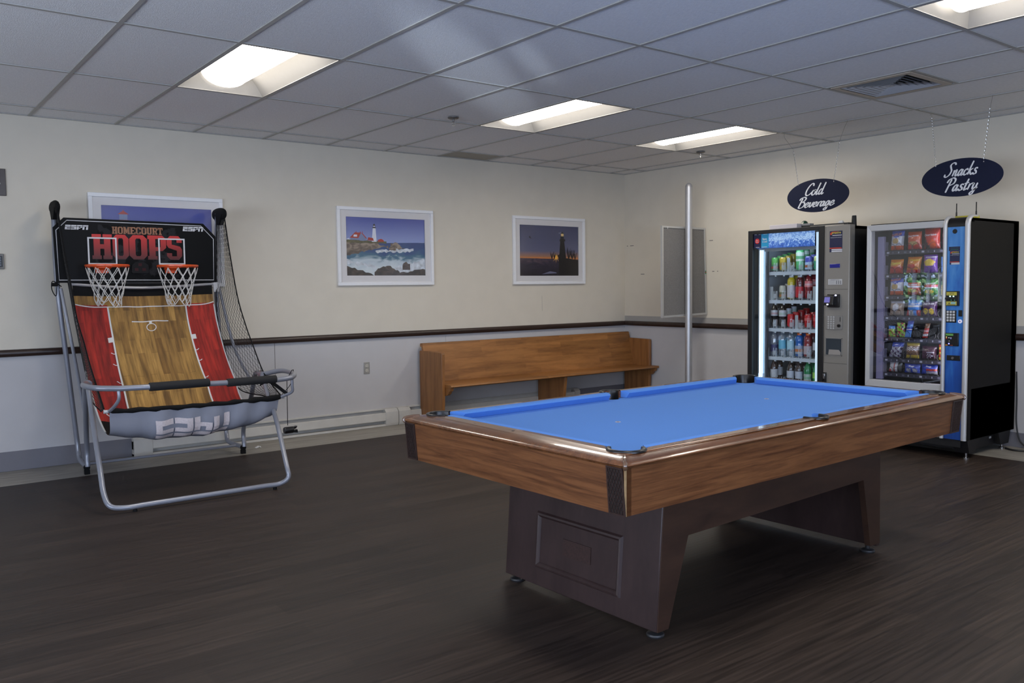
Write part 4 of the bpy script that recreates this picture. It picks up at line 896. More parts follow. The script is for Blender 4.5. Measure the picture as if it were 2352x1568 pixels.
# lip bar sleeve
mb = MB(); d_ = [LL+(LR-LL)*(i/24)+Vector((0,0,-.010*math.sin(PI*i/24)+.003*math.sin(i*1.9))) for i in range(25)]
mb.tube(d_, [.016+.003*math.sin(i*2.3)+(.004 if i > 19 else 0) for i in range(25)], 10); mb.build('lip_sleeve', M_blk, t)
for e_, d2 in ((LL,-.016),(LR,.016)): MB().lathe([(.012,-.015),(.012,.015)], (e_.x+d2, e_.y, e_.z), axis='x', seg=12).build('lip_end_cap', mat('pale_plug', (.5,.5,.5), rough=.4), t)
mb = MB(); mb.hexa([(-5.17,-1.60,.70),(-5.13,-1.60,.70),(-5.13,-1.59,.70),(-5.17,-1.59,.70)], [(-5.18,-1.63,.715),(-5.14,-1.63,.715),(-5.14,-1.62,.715),(-5.18,-1.62,.715)])
mb.grid([[(p.x, p.y, p.z), (p.x+.012, p.y, p.z+.022)] for p in bez([(-5.20,-1.50,.665),(-5.15,-1.53,.690),(-5.10,-1.53,.66),(-5.01,-1.53,.585)],6)]); mb.build('corner_strap', M_blk, t, smooth=False, solid=.002)
# ESPN mark strokes: letters as slanted blocks with a slit, also used on the backboard
def espn_rects():
    R = []
    def r(x0, x1, y0, y1): R.append((x0, x1, y0, y1))
    r(0,.98,.72,1); r(0,.98,.40,.62); r(0,.34,.20,.42); r(0,.98,0,.22)
    r(1.06,2.04,.72,1); r(1.06,1.40,.40,.62); r(1.38,2.04,.40,.62); r(1.70,2.04,.20,.42); r(1.06,2.04,0,.22)
    r(2.12,3.10,.72,1); r(2.12,2.46,0,.62); r(2.76,3.10,.24,.62); r(2.44,3.10,.24,.42)
    r(3.18,4.16,.72,1); r(3.18,3.52,0,.62); r(3.82,4.16,0,.62)
    return R
mb = MB()
for x0, x1, y0, y1 in espn_rects():
    n_ = 6
    for i in range(n_):
        xa, xb = x0+(x1-x0)*i/n_, x0+(x1-x0)*(i+1)/n_
        def mp_(x, y): xs_ = x+.12*y; return ramp_pt(.245+.45*xs_/4.25, .968-.085*y, 0)
        o_ = Vector((0,-.0075,-.004)); mb.grid([[mp_(xa,y0+(y1-y0)*j/3)+o_, mp_(xb,y0+(y1-y0)*j/3)+o_] for j in range(4)])
mb.build('pouch_logo', mat('faded_white_print', (.68,.60,.60), rough=.7, noise=.1, nscale=120), t, smooth=False)
# ---- backboard
BY = -.345
pts = [(-6.281,1.428),(-5.096,1.424),(-5.088,1.800),(-5.186,1.903),(-6.213,1.913),(-6.288,1.838)]
mb = MB(); mb.prism([(x,BY,z) for x, z in pts], (0,.014,0)); bb = mb.build('backboard', mat('black_backboard', (.004,.004,.0042), rough=.45, spec=.12), t, fixn=True, bevel=.002)
M_camo = mat('charcoal_mottle', (.009,.009,.010), rough=.5, spec=.12, noise=.9, nscale=16)
nt = M_camo.node_tree; [setattr(e, 'position', p) for nd in nt.nodes if nd.bl_idname == 'ShaderNodeValToRGB' for e, p in zip(nd.color_ramp.elements, (.48,.56))]
mb = MB(); mb.add([(-6.02,BY-.0006,1.45),(-5.36,BY-.0006,1.45),(-5.40,BY-.0006,1.86),(-5.98,BY-.0006,1.87)], [(0,1,2,3)]); mb.build('mottled_print', M_camo, bb, smooth=False)
mb = MB(); cx_, cz_ = -5.69, 1.66; q = [(x+(.020 if x < cx_ else -.020), z+(.020 if z < cz_ else -.020)) for x, z in pts]; mb.tube([(x, BY-.001, z) for x, z in q], .0032, 6, closed=True); mb.build('border_line', mat('white_print', (.62,.62,.64), rough=.5), bb)
M_wp = MATS['white_print']
for x0, w_, z0, h_ in ((-6.209,.163,1.826,.034),(-5.352,.165,1.838,.036)):
    mb = MB()
    for a, b, c2, d in espn_rects():
        k = w_/4.3; mb.add([(x0+(a+.14*c2)*k, BY-.0012, z0+c2*h_),(x0+(b+.14*c2)*k, BY-.0012, z0+c2*h_),(x0+(b+.14*d)*k, BY-.0012, z0+d*h_),(x0+(a+.14*d)*k, BY-.0012, z0+d*h_)], [(0,1,2,3)])
    mb.build('logo', M_wp, bb, smooth=False)
# varsity letters from blocks
def vl(ch):
    oct_ = [(.22,0),(.78,0),(1,.16),(1,.84),(.78,1),(.22,1),(0,.84),(0,.16)]; ino = [(.40,.14),(.60,.14),(.66,.20),(.66,.80),(.60,.86),(.40,.86),(.34,.80),(.34,.20)]
    if ch == 'O': return [[oct_[i], oct_[(i+1) % 8], ino[(i+1) % 8], ino[i]] for i in range(8)]
    B = lambda x0, x1, y0, y1: [(x0,y0),(x1,y0),(x1,y1),(x0,y1)]
    if ch == 'H': return [B(.08,.40,0,1), B(.60,.92,0,1), B(.40,.60,.42,.60), B(0,.46,0,.15), B(.54,1,0,.15), B(0,.46,.85,1), B(.54,1,.85,1)]
    if ch == 'P': return [B(.08,.42,0,1), B(0,.52,0,.15), B(0,.42,.85,1), B(.42,.75,.86,1), B(.42,.75,.36,.52), [(.70,.36),(.80,.36),(1,.50),(1,.86),(.80,1),(.70,1)]]
    if ch == 'S': return [[(0,.62),(.34,.54),(.34,.86),(.22,1),(0,.84)], [(.22,1),(.34,.85),(.66,.85),(.78,1)], [(.66,.72),(1,.72),(1,.84),(.78,1),(.66,.85)], [(0,.62),(.12,.50),(.80,.36),(1,.44),(.88,.56),(.34,.64)], [(.66,.16),(.78,0),(1,.16),(1,.44),(.66,.48)], [(.34,.15),(.22,0),(.78,0),(.66,.15)], [(0,.16),(.22,0),(.34,.14),(.34,.28),(0,.28)]]
    if ch == 'M': return [B(.06,.30,0,1), B(.70,.94,0,1), [(.06,1),(.34,1),(.60,.30),(.46,.12),(.40,.12)], [(.66,1),(.94,1),(.60,.12),(.54,.12),(.42,.30)], B(0,.36,0,.15), B(.64,1,0,.15), B(0,.30,.86,1), B(.70,1,.86,1)]
    if ch == 'E': return [B(.06,.40,0,1), B(0,1,.84,1), B(0,1,0,.16), B(.40,.72,.42,.58), B(.80,1,.70,.84), B(.80,1,.16,.30)]
    if ch == 'C': return [[oct_[i], oct_[(i+1) % 8], ino[(i+1) % 8], ino[i]] for i in (0,1,3,4,5,6,7)]+[[(1,.16),(1,.34),(.66,.34),(.66,.20)], [(1,.66),(1,.84),(.66,.80),(.66,.66)]]
    if ch == 'U': return [B(.06,.38,.16,1), B(.62,.94,.16,1), [(.06,.18),(.24,0),(.76,0),(.94,.18),(.62,.20),(.38,.20)], B(0,.44,.87,1), B(.56,1,.87,1)]
    if ch == 'R': return [B(.08,.42,0,1), B(0,.50,0,.15), B(0,.42,.85,1), B(.42,.75,.86,1), B(.42,.75,.42,.56), [(.70,.42),(.80,.42),(.96,.54),(.96,.88),(.80,1),(.70,1)], [(.50,.44),(.80,.44),(1,.15),(1,0),(.66,0)]]
    if ch == 'T': return [B(.33,.67,0,1), B(0,1,.84,1), B(0,.16,.66,.84), B(.84,1,.66,.84), B(.20,.80,0,.14)]
    return []
hoops = ramp_mat('red_to_dark_print', [(0,(.055,.004,.004,1)),(.35,(.20,.008,.006,1)),(.75,(.42,.014,.012,1)),(1,(.55,.02,.016,1))], 2, 1.60-1.0*0, 1.80)
for nd in hoops.node_tree.nodes:
    if nd.bl_idname == 'ShaderNodeMapRange': nd.inputs[1].default_value = 1.605; nd.inputs[2].default_value = 1.795
mb = MB(); wd = .150; x = -6.027
for ch, ww in (('H',.142),('O',.116),('O',.132),('P',.140),('S',.118)):
    for k, pg in enumerate(vl(ch)): mb.add([(x+p[0]*ww, BY-.0014-.00005*k, 1.606+p[1]*.190) for p in pg], [tuple(range(len(pg)))])
    x += ww+.004
mb.build('hoops_lettering', hoops, bb, smooth=False)
mb = MB(); x = -5.882
for ch in 'HOMECOURT':
    ww = .048 if ch == 'M' else .0385
    for k, pg in enumerate(vl(ch)): mb.add([(x+p[0]*ww, BY-.0022-.00005*k, 1.802+p[1]*.055) for p in pg], [tuple(range(len(pg)))])
    x += ww+.0023
mb.build('homecourt_lettering', mat('bronze_print', (.27,.115,.055), rough=.5, noise=.25, nscale=25), bb, smooth=False)
# hoop target squares
for x0, x1, z0, z1 in ((-6.058,-5.852,1.565,1.772),(-5.545,-5.340,1.568,1.776)):
    mb = MB(); yy = BY-.0032; w_ = .011
    mb.box(x0,x1,yy,yy+.002,z1-w_,z1); mb.box(x0,x0+w_,yy,yy+.002,z0,z1-w_); mb.box(x1-w_,x1,yy,yy+.002,z0,z1-w_); mb.box(x0+w_,x1-w_,yy,yy+.002,z0,z0+w_); mb.build('target_square', M_wp, bb, smooth=False)
# score display
sd = MB(); sd.prism([(-5.755,BY-.001,1.508),(-5.745,BY-.001,1.497),(-5.63,BY-.001,1.497),(-5.622,BY-.001,1.508),(-5.628,BY-.001,1.565),(-5.66,BY-.001,1.588),(-5.72,BY-.001,1.588),(-5.75,BY-.001,1.565)], (0,-.012,0)); sd = sd.build('score_display', mat('dark_grey_plastic', (.010,.010,.011), rough=.6, spec=.15), t, fixn=True, bevel=.002)
for x, z in ((-5.689,1.566),(-5.717,1.528),(-5.661,1.528)): MB().box(x-.013,x+.013,BY-.0142,BY-.013,z-.011,z+.011).build('digit_window', mat('unlit_red_display', (.035,.003,.003), rough=.3, spec=.2), sd, smooth=False)
# rims and nets
M_org = mat('orange_rim_paint', (.72,.085,.012), rough=.35, coat=.4); M_net = mat('white_net_cord', (.62,.61,.58), rough=.8)
for cx, sd_ in ((-5.966,1),(-5.456,2)):
    cy, cz, R = -.535, 1.552, .146
    mb = MB(); mb.tube([(cx+R*math.cos(2*PI*k/40), cy+R*math.sin(2*PI*k/40), cz) for k in range(40)], .0085, 10, closed=True)
    mb.tube([(cx-.06,cy+R-.005,cz-.004),(cx-.05,BY-.01,cz-.022)], .006, 8); mb.tube([(cx+.06,cy+R-.005,cz-.004),(cx+.05,BY-.01,cz-.022)], .006, 8)
    for k in range(12):
        a = 2*PI*(k+.5)/12; mb.tube([(cx+R*math.cos(a-.06), cy+R*math.sin(a-.06), cz-.006),(cx+R*math.cos(a),cy+R*math.sin(a),cz-.018),(cx+R*math.cos(a+.06), cy+R*math.sin(a+.06), cz-.006)], .0022, 5)
    rim = mb.build('rim', M_org, t)
    mb = MB(); mb.prism([(cx-.048,BY,cz+.012),(cx+.048,BY,cz+.012),(cx+.044,BY,cz-.052),(cx-.044,BY,cz-.052)], (0,-.012,0)); mb.prism([(cx-.045,BY-.012,cz-.03),(cx+.045,BY-.012,cz-.03),(cx+.035,BY-.05,cz-.012),(cx-.035,BY-.05,cz-.012)], (0,0,.010)); mb.build('rim_bracket', M_org, rim, fixn=True)
    for bx_ in (-.03,.03): MB().lathe([(.005,-.022),(.007,-.012)], (cx+bx_,BY,cz-.042), axis='y', seg=8).build('bolt', M_bolt, rim)
    rn = random.Random(sd_); mb = MB(); N_ = 12; rowsz = [(.0,1.0),(.065,.90),(.125,.79),(.180,.69),(.228,.62),(.268,.60)]
    def npt(k, i):
        z_, s2 = rowsz[i]; a = 2*PI*(k+.5+(i % 2)*.5)/N_; j = random.Random(k*7+i*31+sd_*100); q = .010*i/5
        return Vector((cx+R*s2*math.cos(a)+j.uniform(-q,q), cy+R*s2*math.sin(a)+j.uniform(-q,q), cz-.016-z_+j.uniform(-q,q)*1.5))
    for i in range(len(rowsz)-1):
        for k in range(N_):
            p = npt(k % N_, i)
            for dk in ((0,-1) if i % 2 == 0 else (0,1)):
                q = npt((k+dk) % N_, i+1); mid = (p+q)/2+Vector((0,0,-.004)); mb.tube([p, mid, q], .0026, 5)
    for k in range(N_): 
        if k % 3 != 1: p, q = npt(k,5), npt((k+1) % N_,5); mb.tube([p, (p+q)/2+Vector((0,0,-.022)), q], .0026, 5)
    mb.build('net', M_net, rim)
# horizontal stretcher behind the ramp top
mb = MB(); mb.tube(bez([(-6.20,-.33,1.418),(-5.69,-.37,1.385),(-5.10,-.33,1.412)],8), .011, 8); mb.build('cross_tube', mat('pale_grey_tube', (.38,.38,.40), rough=.4, metal=.3), t)
# black end mitts over the top arms, with side nets hanging from them
for x, sg in ((-6.262,-1),(-5.035,1)):
    mb = MB(); n_ = 14; P = []
    for i in range(n_+1):
        a = i/n_; yy = -.13-.33*a; hh = (.040+.012*math.sin(PI*a))*math.sqrt(max(0.02,1-(2*a-1)**6)); zc = 1.995-.012*a
        P.append([(x+.019*math.cos(2*PI*k/12)*math.sqrt(max(.05,1-(2*a-1)**6)), yy, zc+hh*math.sin(2*PI*k/12)) for k in range(13)])
    mb.grid(P); mb.add([P[0][k] for k in range(12)], [tuple(range(12))]); mb.add([P[-1][k] for k in range(12)], [tuple(range(12))[::-1]])
    mb.prism([(x-.02,-.20,1.99),(x-.02,-.40,1.98),(x-.02,-.33,1.90),(x-.02,-.26,1.90)], (.04,0,0)); mb.build('padded_arm_cover', M_blk, t, fixn=True, angle=70)
def side_net(x, outer, inner, name):
    O_ = bez(outer, 10); I_ = bez(inner, 10)
    def at(path, s_):
        s_ = min(max(s_,0),1); f_ = s_*(len(path)-1); i = min(int(f_), len(path)-2); return path[i].lerp(path[i+1], f_-i)
    mb = MB(); NA, NS = 11, 46
    def pt(a, s_): p = at(I_, s_).lerp(at(O_, s_), a); p.x += .010*math.sin(a*PI)*math.sin(s_*9); return p
    # two families of strands form narrow diamonds
    for fam in (1, -1):
        for k in range(-NA, NA*6):
            poly = []
            for q in range(0, 2*NS+1):
                s_ = q/(2*NS); a = (k+fam*s_*NS*.5*1.0)/NA if fam == 1 else (k-s_*NS*.5)/NA
                if fam == 1: a = (k-NS*.5+s_*NS*.5)/NA
                if -.001 <= a <= 1.001: z_ = .018*(1 if q % 2 else -1)/NA; poly.append(pt(min(1,max(0,a+z_*(1 if fam == 1 else -1)*6)), s_))
            if len(poly) > 1: mb.tube(poly, .0014, 3, caps=False)
    mb.build('side_net_mesh', M_blk2, t, smooth=False)
    mb = MB(); mb.tube(O_, .005, 6); mb.tube(I_, .004, 6); mb.build('net_border_rope', M_blk, t)
M_blk2 = mat('black_net_cord', (.014,.014,.015), rough=.8)
side_net(-5.03, [(-5.035,-.42,1.95),(-5.035,-.52,1.65),(-5.03,-.645,1.309),(-5.03,-.80,1.09),(-5.03,-.942,.936),(-5.03,-1.173,.715),(-5.04,-1.50,.585)],
         [(-5.05,-.26,1.94),(-5.07,-.30,1.65),(-5.09,-.33,1.42),(-5.12,-.42,1.12),(-5.125,-.64,.82),(-5.12,-.85,.59),(-5.08,-1.36,.565)], 'r')
side_net(-6.26, [(-6.262,-.42,1.95),(-6.255,-.56,1.65),(-6.245,-.69,1.40),(-6.23,-.76,1.17),(-6.21,-.86,1.0),(-6.21,-1.04,.84),(-6.23,-1.48,.60)],
         [(-6.255,-.26,1.94),(-6.23,-.30,1.65),(-6.20,-.34,1.42),(-6.178,-.42,1.12),(-6.175,-.64,.82),(-6.18,-.86,.60),(-6.21,-1.30,.56)], 'l')
mb = MB(); mb.tube(bez([(-6.24,-.30,1.40),(-6.30,-.32,1.44),(-6.31,-.33,1.38),(-6.285,-.33,1.33),(-6.27,-.30,1.40)],5), .0035, 6); mb.lathe([(.014,-.02),(.014,.02)], (-6.29,-.33,1.415), axis='x', seg=10); mb.build('locking_clip', M_blk, t)
mb = MB(); mb.box(-5.118,-5.07,-.345,-.33,1.345,1.425); mb.build('hinge_tab', mat('pale_grey_tab', (.45,.45,.46), rough=.5), t, bevel=.002)
# hanging sensor on its cable
mb = MB(); mb.tube(bez([(-5.05,-1.50,.575),(-4.965,-1.50,.66),(-4.925,-1.47,.755),(-4.95,-1.50,.765)],6)+[Vector((-4.99,-1.50,.70)), Vector((-4.995,-1.50,.36))], .0026, 6); mb.build('hanging_cable', M_blk, t)
mb = MB(); mb.lathe([(.022,-.038),(.0245,-.03),(.0245,.028),(.020,.032)], (-4.985,-1.50,.325), axis='x', seg=18); mb.prism([(-4.955,-1.515,.345),(-4.925,-1.515,.350),(-4.935,-1.515,.335),(-4.95,-1.515,.33)], (0,.03,0)); mb.prism([(-4.955,-1.515,.305),(-4.922,-1.515,.30),(-4.925,-1.515,.325),(-4.95,-1.515,.32)], (0,.03,0)); mb.build('hanging_sensor', mat('black_gloss_plastic', (.008,.008,.009), rough=.3), t, fixn=True)

# ================================================================== HANGING SIGNS
GL = {
'C': (.60,[[(.60,.78),(.58,.95),(.44,1.0),(.24,.80),(.08,.42),(.08,.10),(.24,-.01),(.46,.10),(.60,.26)]]),
'o': (.38,[[(.24,.45),(.09,.38),(.02,.16),(.10,.0),(.24,.04),(.33,.24),(.27,.43),(.22,.40),(.30,.34),(.44,.40)]]),
'l': (.24,[[(.22,1.0),(.13,.6),(.05,.15),(.10,.0),(.24,.12)]]),
'd': (.46,[[(.30,.38),(.18,.45),(.05,.28),(.03,.08),(.12,.0),(.24,.14),(.31,.35)],[(.44,1.0),(.36,.6),(.28,.12),(.34,.0),(.46,.12)]]),
'B': (.60,[[(.24,.92),(.16,.5),(.06,.0)],[(.0,.72),(.10,.92),(.36,1.0),(.53,.88),(.44,.64),(.24,.54),(.46,.50),(.54,.30),(.42,.06),(.18,-.02),(.02,.08)]]),
'e': (.34,[[(.04,.18),(.20,.24),(.29,.36),(.21,.46),(.08,.34),(.03,.13),(.12,.0),(.26,.06),(.38,.20)]]),
'v': (.38,[[(.0,.36),(.09,.44),(.09,.20),(.14,.0),(.26,.14),(.34,.43),(.42,.38)]]),
'r': (.30,[[(.12,.44),(.09,.20),(.04,.0)],[(.07,.18),(.16,.38),(.28,.46),(.34,.38)]]),
'a': (.42,[[(.28,.38),(.17,.45),(.05,.28),(.03,.08),(.11,.0),(.22,.14),(.30,.38)],[(.33,.45),(.27,.14),(.31,.0),(.44,.14)]]),
'g': (.40,[[(.28,.38),(.17,.45),(.05,.28),(.03,.08),(.11,.0),(.22,.14),(.30,.38)],[(.33,.45),(.25,.0),(.16,-.32),(.04,-.38),(.0,-.26),(.18,-.08),(.42,.14)]]),
'S': (.58,[[(.66,.84),(.60,.98),(.42,1.0),(.28,.84),(.36,.62),(.44,.42),(.36,.14),(.16,-.02),(.0,.04),(.02,.18)]]),
'n': (.44,[[(.10,.44),(.08,.20),(.03,.0)],[(.06,.16),(.17,.38),(.27,.45),(.28,.30),(.25,.08),(.31,.0),(.44,.14)]]),
'c': (.32,[[(.28,.34),(.22,.46),(.08,.34),(.03,.13),(.12,.0),(.24,.05),(.34,.16)]]),
'k': (.40,[[(.24,1.0),(.13,.5),(.04,.0)],[(.36,.44),(.22,.36),(.10,.20)],[(.14,.24),(.24,.06),(.32,.0),(.42,.12)]]),
's': (.34,[[(.0,.10),(.11,.0),(.24,.05),(.23,.19),(.12,.30),(.16,.45),(.32,.42)]]),
'P': (.54,[[(.28,.92),(.18,.45),(.08,-.08)],[(.0,.66),(.12,.90),(.38,1.0),(.56,.86),(.50,.58),(.24,.44)]]),
't': (.28,[[(.22,.82),(.12,.35),(.08,.06),(.14,.0),(.28,.12)],[(.0,.48),(.32,.54)]]),
'y': (.40,[[(.0,.36),(.09,.44),(.07,.14),(.14,.0),(.27,.16)],[(.35,.45),(.26,.0),(.16,-.34),(.04,-.38),(.0,-.26),(.18,-.08),(.42,.14)]]),
}
def script_word(mb, word, width, cap, center, ux, uy, pen=.072):
    x = 0; strokes = []
    for ch in word:
        adv, ss = GL[ch]
        for s_ in ss: strokes.append([(x+p[0]+.28*p[1], p[1]) for p in s_])
        x += adv
    xs = [p[0] for s_ in strokes for p in s_]; x0, x1 = min(xs), max(xs); kx = width/(x1-x0+2*pen); c, ux, uy = Vector(center), Vector(ux), Vector(uy); nz = ux.cross(uy)
    for n_, s_ in enumerate(strokes):
        P = bez([(p[0],p[1],0) for p in s_], 6); rows = []
        for i, p in enumerate(P):
            d = (P[min(i+1,len(P)-1)]-P[max(i-1,0)]).normalized(); nm = Vector((-d.y,d.x,0)); ang = math.atan2(d.y, d.x)
            hw = pen*(.42+.58*abs(math.sin(ang-.35)))*(.75 if i in (0,len(P)-1) else 1)
            rows.append([c+ux*((q.x-(x0+x1)/2)*kx)+uy*((q.y-.5)*cap)+nz*(.0002*(n_+1)) for q in (p-nm*hw, p+nm*hw)])
        mb.grid(rows)
M_navy = mat('navy_sign_board', (.008,.011,.032), rough=.5, spec=.15); M_sil = mat('silver_lettering', (.66,.67,.70), rough=.5)
UY, UZ = (0,-1,0), (0,0,1)      # reading direction and up on the right-hand wall
def sign(cy, cz, words, holes, hooks, label):
    X = -.80; t = thing('hanging_sign', label, 'sign', (X, cy, cz), 'oval signs hanging over the vending machines')
    el = [(X, cy+.3005*math.cos(2*PI*k/64), cz+.1425*math.sin(2*PI*k/64)) for k in range(64)]
    MB().prism(el, (.006,0,0)).build('board', M_navy, t, fixn=True)
    mb = MB()
    for w_, wd, cap, oy, oz in words: script_word(mb, w_, wd, cap, (X-.0008, cy-oy, cz+oz), UY, UZ)
    mb.build('lettering', M_sil, t, smooth=False)
    for (hy, hz), hk in zip(holes, hooks):
        MB().lathe([(.004,-.0016),(.004,-.0003)], (X,hy,hz), axis='x', seg=10).build('eyelet', M_chrome, t)
        pts = [Vector((X,hy,hz+.006))]+[Vector(p) for p in hk]; mb = MB(); step = .0135; flip = 0
        p, q = pts[0], pts[1]; d = (q-p); n_ = int(d.length/step); d.normalize(); s1 = d.cross(Vector((1,0,0))).normalized(); s2 = d.cross(s1)
        for k in range(n_):
            c = p+d*(k+.5)*step; sv = s1 if k % 2 else s2
            mb.tube([c+d*.009*math.cos(a)+sv*.0042*math.sin(a) for a in [2*PI*j/6 for j in range(6)]], .0010, 3, closed=True)
        mb.build('chain', M_chrome, t)
        if len(pts) > 2: mb = MB(); mb.tube([pts[1]]+bez(pts[1:],4)[1:], .0011, 4); mb.build('hanging_wire', mat('dark_wire', (.12,.12,.12), rough=.4, metal=.6), t)
sign(-3.143, 2.117, [('Cold',.215,.098,-.012,.058),('Beverage',.375,.090,-.010,-.050)], [(-2.955,2.225),(-3.302,2.222)],
     [[(-.80,-2.900,2.545),(-.79,-2.805,H-.035),(-.79,-2.803,H)], [(-.80,-3.349,2.551),(-.84,-3.42,2.655),(-.90,-3.48,H-.01),(-.91,-3.487,H)]], 'navy oval sign on chains reading Cold Beverage')
sign(-4.362, 2.142, [('Snacks',.262,.098,.000,.064),('Pastry',.255,.098,.004,-.048)], [(-4.170,2.247),(-4.524,2.240)],
     [[(-.60,-4.03,H-.01),(-.55,-3.99,H)], [(-.86,-4.59,2.63),(-.90,-4.62,H)]], 'navy oval sign on chains reading Snacks Pastry')

# ================================================================== COLD BEVERAGE MACHINE
M_bk = mat('black_machine_enamel', (.008,.008,.009), rough=.45); M_sidebk = mat('charcoal_machine_side', (.008,.0075,.007), rough=.65, spec=.15)
M_pan = mat('warm_grey_metal_panel', (.27,.255,.23), rough=.42, metal=.25, noise=.02, nscale=300)
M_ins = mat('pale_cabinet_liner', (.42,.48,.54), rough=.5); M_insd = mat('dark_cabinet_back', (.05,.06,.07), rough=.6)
FX = -.885
t = thing('beverage_vending_machine', 'black glass-front drinks vending machine with lit shelves and grey control panel', 'vending machine', (-.45,-2.995,0))
y0, y1 = -2.485, -3.505
mb = MB(); mb.box(-.05,-.80,y0,y0-.055,.10,1.835); mb.box(-.05,-.80,-3.215,y1,.10,1.835); mb.box(-.05,-.80,y0,y1,1.81,1.835); mb.box(-.05,-.80,y0,y1,.10,.36); mb.box(-.05,-.14,y0,y1,.10,1.835); mb.build('cabinet', M_bk, t, smooth=False)
mb = MB(); mb.box(-.06,-.78,y0-.02,y1+.02,.02,.10); mb.build('plinth', M_bk, t, smooth=False)
mb = MB(); mb.box(-.80,FX,y0,y0-.050,.10,1.845); mb.box(-.80,FX,-3.215,-3.268,.10,1.845); mb.box(-.80,FX,y0-.05,-3.215,1.812,1.845); mb.box(-.80,FX,y0-.05,-3.215,.10,.38); mb.build('door_frame', M_bk, t, bevel=.003)
MB().box(FX+.018,FX+.022,y0-.050,-3.215,.38,1.812).build('door_glass', clear('cooler_glass',(.97,.99,1),.035,.02), t, smooth=False)
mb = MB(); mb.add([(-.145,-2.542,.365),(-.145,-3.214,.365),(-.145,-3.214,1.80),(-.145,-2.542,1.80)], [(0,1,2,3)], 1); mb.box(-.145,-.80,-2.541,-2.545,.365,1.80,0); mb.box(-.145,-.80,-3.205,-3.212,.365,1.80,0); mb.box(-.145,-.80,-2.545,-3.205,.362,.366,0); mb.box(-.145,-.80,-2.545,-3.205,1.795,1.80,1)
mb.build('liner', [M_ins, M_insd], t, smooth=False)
M_led = mat('cool_led_tube', (.8,.9,1), rough=.4, emit=(.64,.85,1.0), estr=1.7); M_led2 = mat('cool_led_diffuser', (.8,.9,1), rough=.4, emit=(.58,.76,.88), estr=.42)
mb = MB(); mb.lathe([(.008,.36),(.008,1.665)], (-.835,-2.588,0), seg=12); mb.lathe([(.005,.36),(.005,1.665)], (-.835,-2.612,0), seg=10); mb.build('led_tube', M_led, t)
mb = MB(); mb.box(-.822,-.815,-2.573,-2.632,.36,1.67); mb.build('led_reflector', mat('led_backplate', (.34,.42,.48), rough=.4), t, smooth=False)
mb = MB(); mb.box(-.79,-.80,-2.636,-2.648,.36,1.67); mb.build('lift_rail', mat('dark_rail', (.03,.035,.045), rough=.4), t, smooth=False)
mb = MB(); mb.box(-.84,-.80,-3.165,-3.205,.38,1.80); mb.build('led_diffuser', M_led2, t, smooth=False)
ice = ramp_mat('backlit_ice_print', [(0,hexc(20,45,125)),(.36,hexc(60,100,170)),(.55,hexc(165,190,215)),(.7,hexc(105,140,190)),(1,hexc(55,90,155))], 2, -.09+.83, .09+.83, (48,(1,1,1),1.2,1.0), .4)
nt = ice.node_tree; b_ = nt.nodes['Principled BSDF']
for nd in nt.nodes:
    if nd.bl_idname == 'ShaderNodeMapRange': nd.inputs[1].default_value = 1.64; nd.inputs[2].default_value = 1.86
    if nd.bl_idname == 'ShaderNodeValToRGB': nt.links.new(nd.outputs[0], b_.inputs['Emission Color'])
b_.inputs['Emission Strength'].default_value = .55
mb = MB(); mb.box(FX+.032,FX+.030,-2.56,-3.160,1.680,1.812); mb.build('header_picture', ice, t, smooth=False)
mb = MB(); mb.box(FX+.036,FX+.040,-2.64,-3.165,1.650,1.682); mb.build('header_trim', mat('grey_header_trim', (.16,.19,.22), rough=.5), t, smooth=False)
XS = FX+.0165
mb = MB(); mb.box(XS,XS+.001,-2.537,-2.618,1.684,1.815,0); mb.box(XS,XS+.001,-2.618,-2.698,1.684,1.815,1)
mb.lathe([(.024,-.0008),(.024,0)], (XS,-2.575,1.748), axis='x', seg=20, mi=2)
put_text(mb, 'Save', 1, (XS-.001,-2.655,1.765), UY, UZ, bold=.02, mi=3, fit=(.046,.020)); put_text(mb, 'a Lot!', 1, (XS-.001,-2.657,1.742), UY, UZ, bold=.02, mi=3, fit=(.050,.018)); put_text(mb, 'Buy', 1, (XS-.001,-2.575,1.755), UY, UZ, bold=.02, mi=3, fit=(.026,.011)); put_text(mb, 'More', 1, (XS-.001,-2.575,1.741), UY, UZ, bold=.02, mi=3, fit=(.030,.010))
for a, b, z in ((-2.545,-2.570,1.808),(-2.590,-2.612,1.808),(-2.640,-2.685,1.808),(-2.560,-2.600,1.692),(-2.625,-2.680,1.692)): mb.box(XS-.001,XS-.0005,a,b,z-.0018,z+.0018,3)
mb.build('offer_sticker', [mat('navy_sticker', (.012,.015,.06), rough=.4), mat('cyan_sticker', (.02,.30,.55), rough=.4), mat('red_sticker', (.60,.02,.02), rough=.4), mat('white_sticker_ink', (.7,.7,.72), rough=.5)], t, smooth=False)
MB().box(-.842,-.826,-2.66,-3.15,1.668,1.676).build('added_fill_glow', mat('cool_added_glow', (.8,.9,1), emit=(.85,.93,1.0), estr=9.0), t, smooth=False)  # added glowing strip, hidden behind the header trim to brighten the bottles
SH = [1.452, 1.194, .936, .673, .412]; SLOT = [-2.665-.0885*k for k in range(6)]
M_tray = mat('white_cold_tray', (.60,.66,.72), rough=.4); M_guard = clear('clear_slot_guard', (.93,.97,1), .22, .2, milk=.22)
M_paddle = mat('frosted_pusher_paddle', (.34,.38,.41), rough=.5); EMPTY = {(0,2),(1,0),(1,5),(2,3),(4,1)}
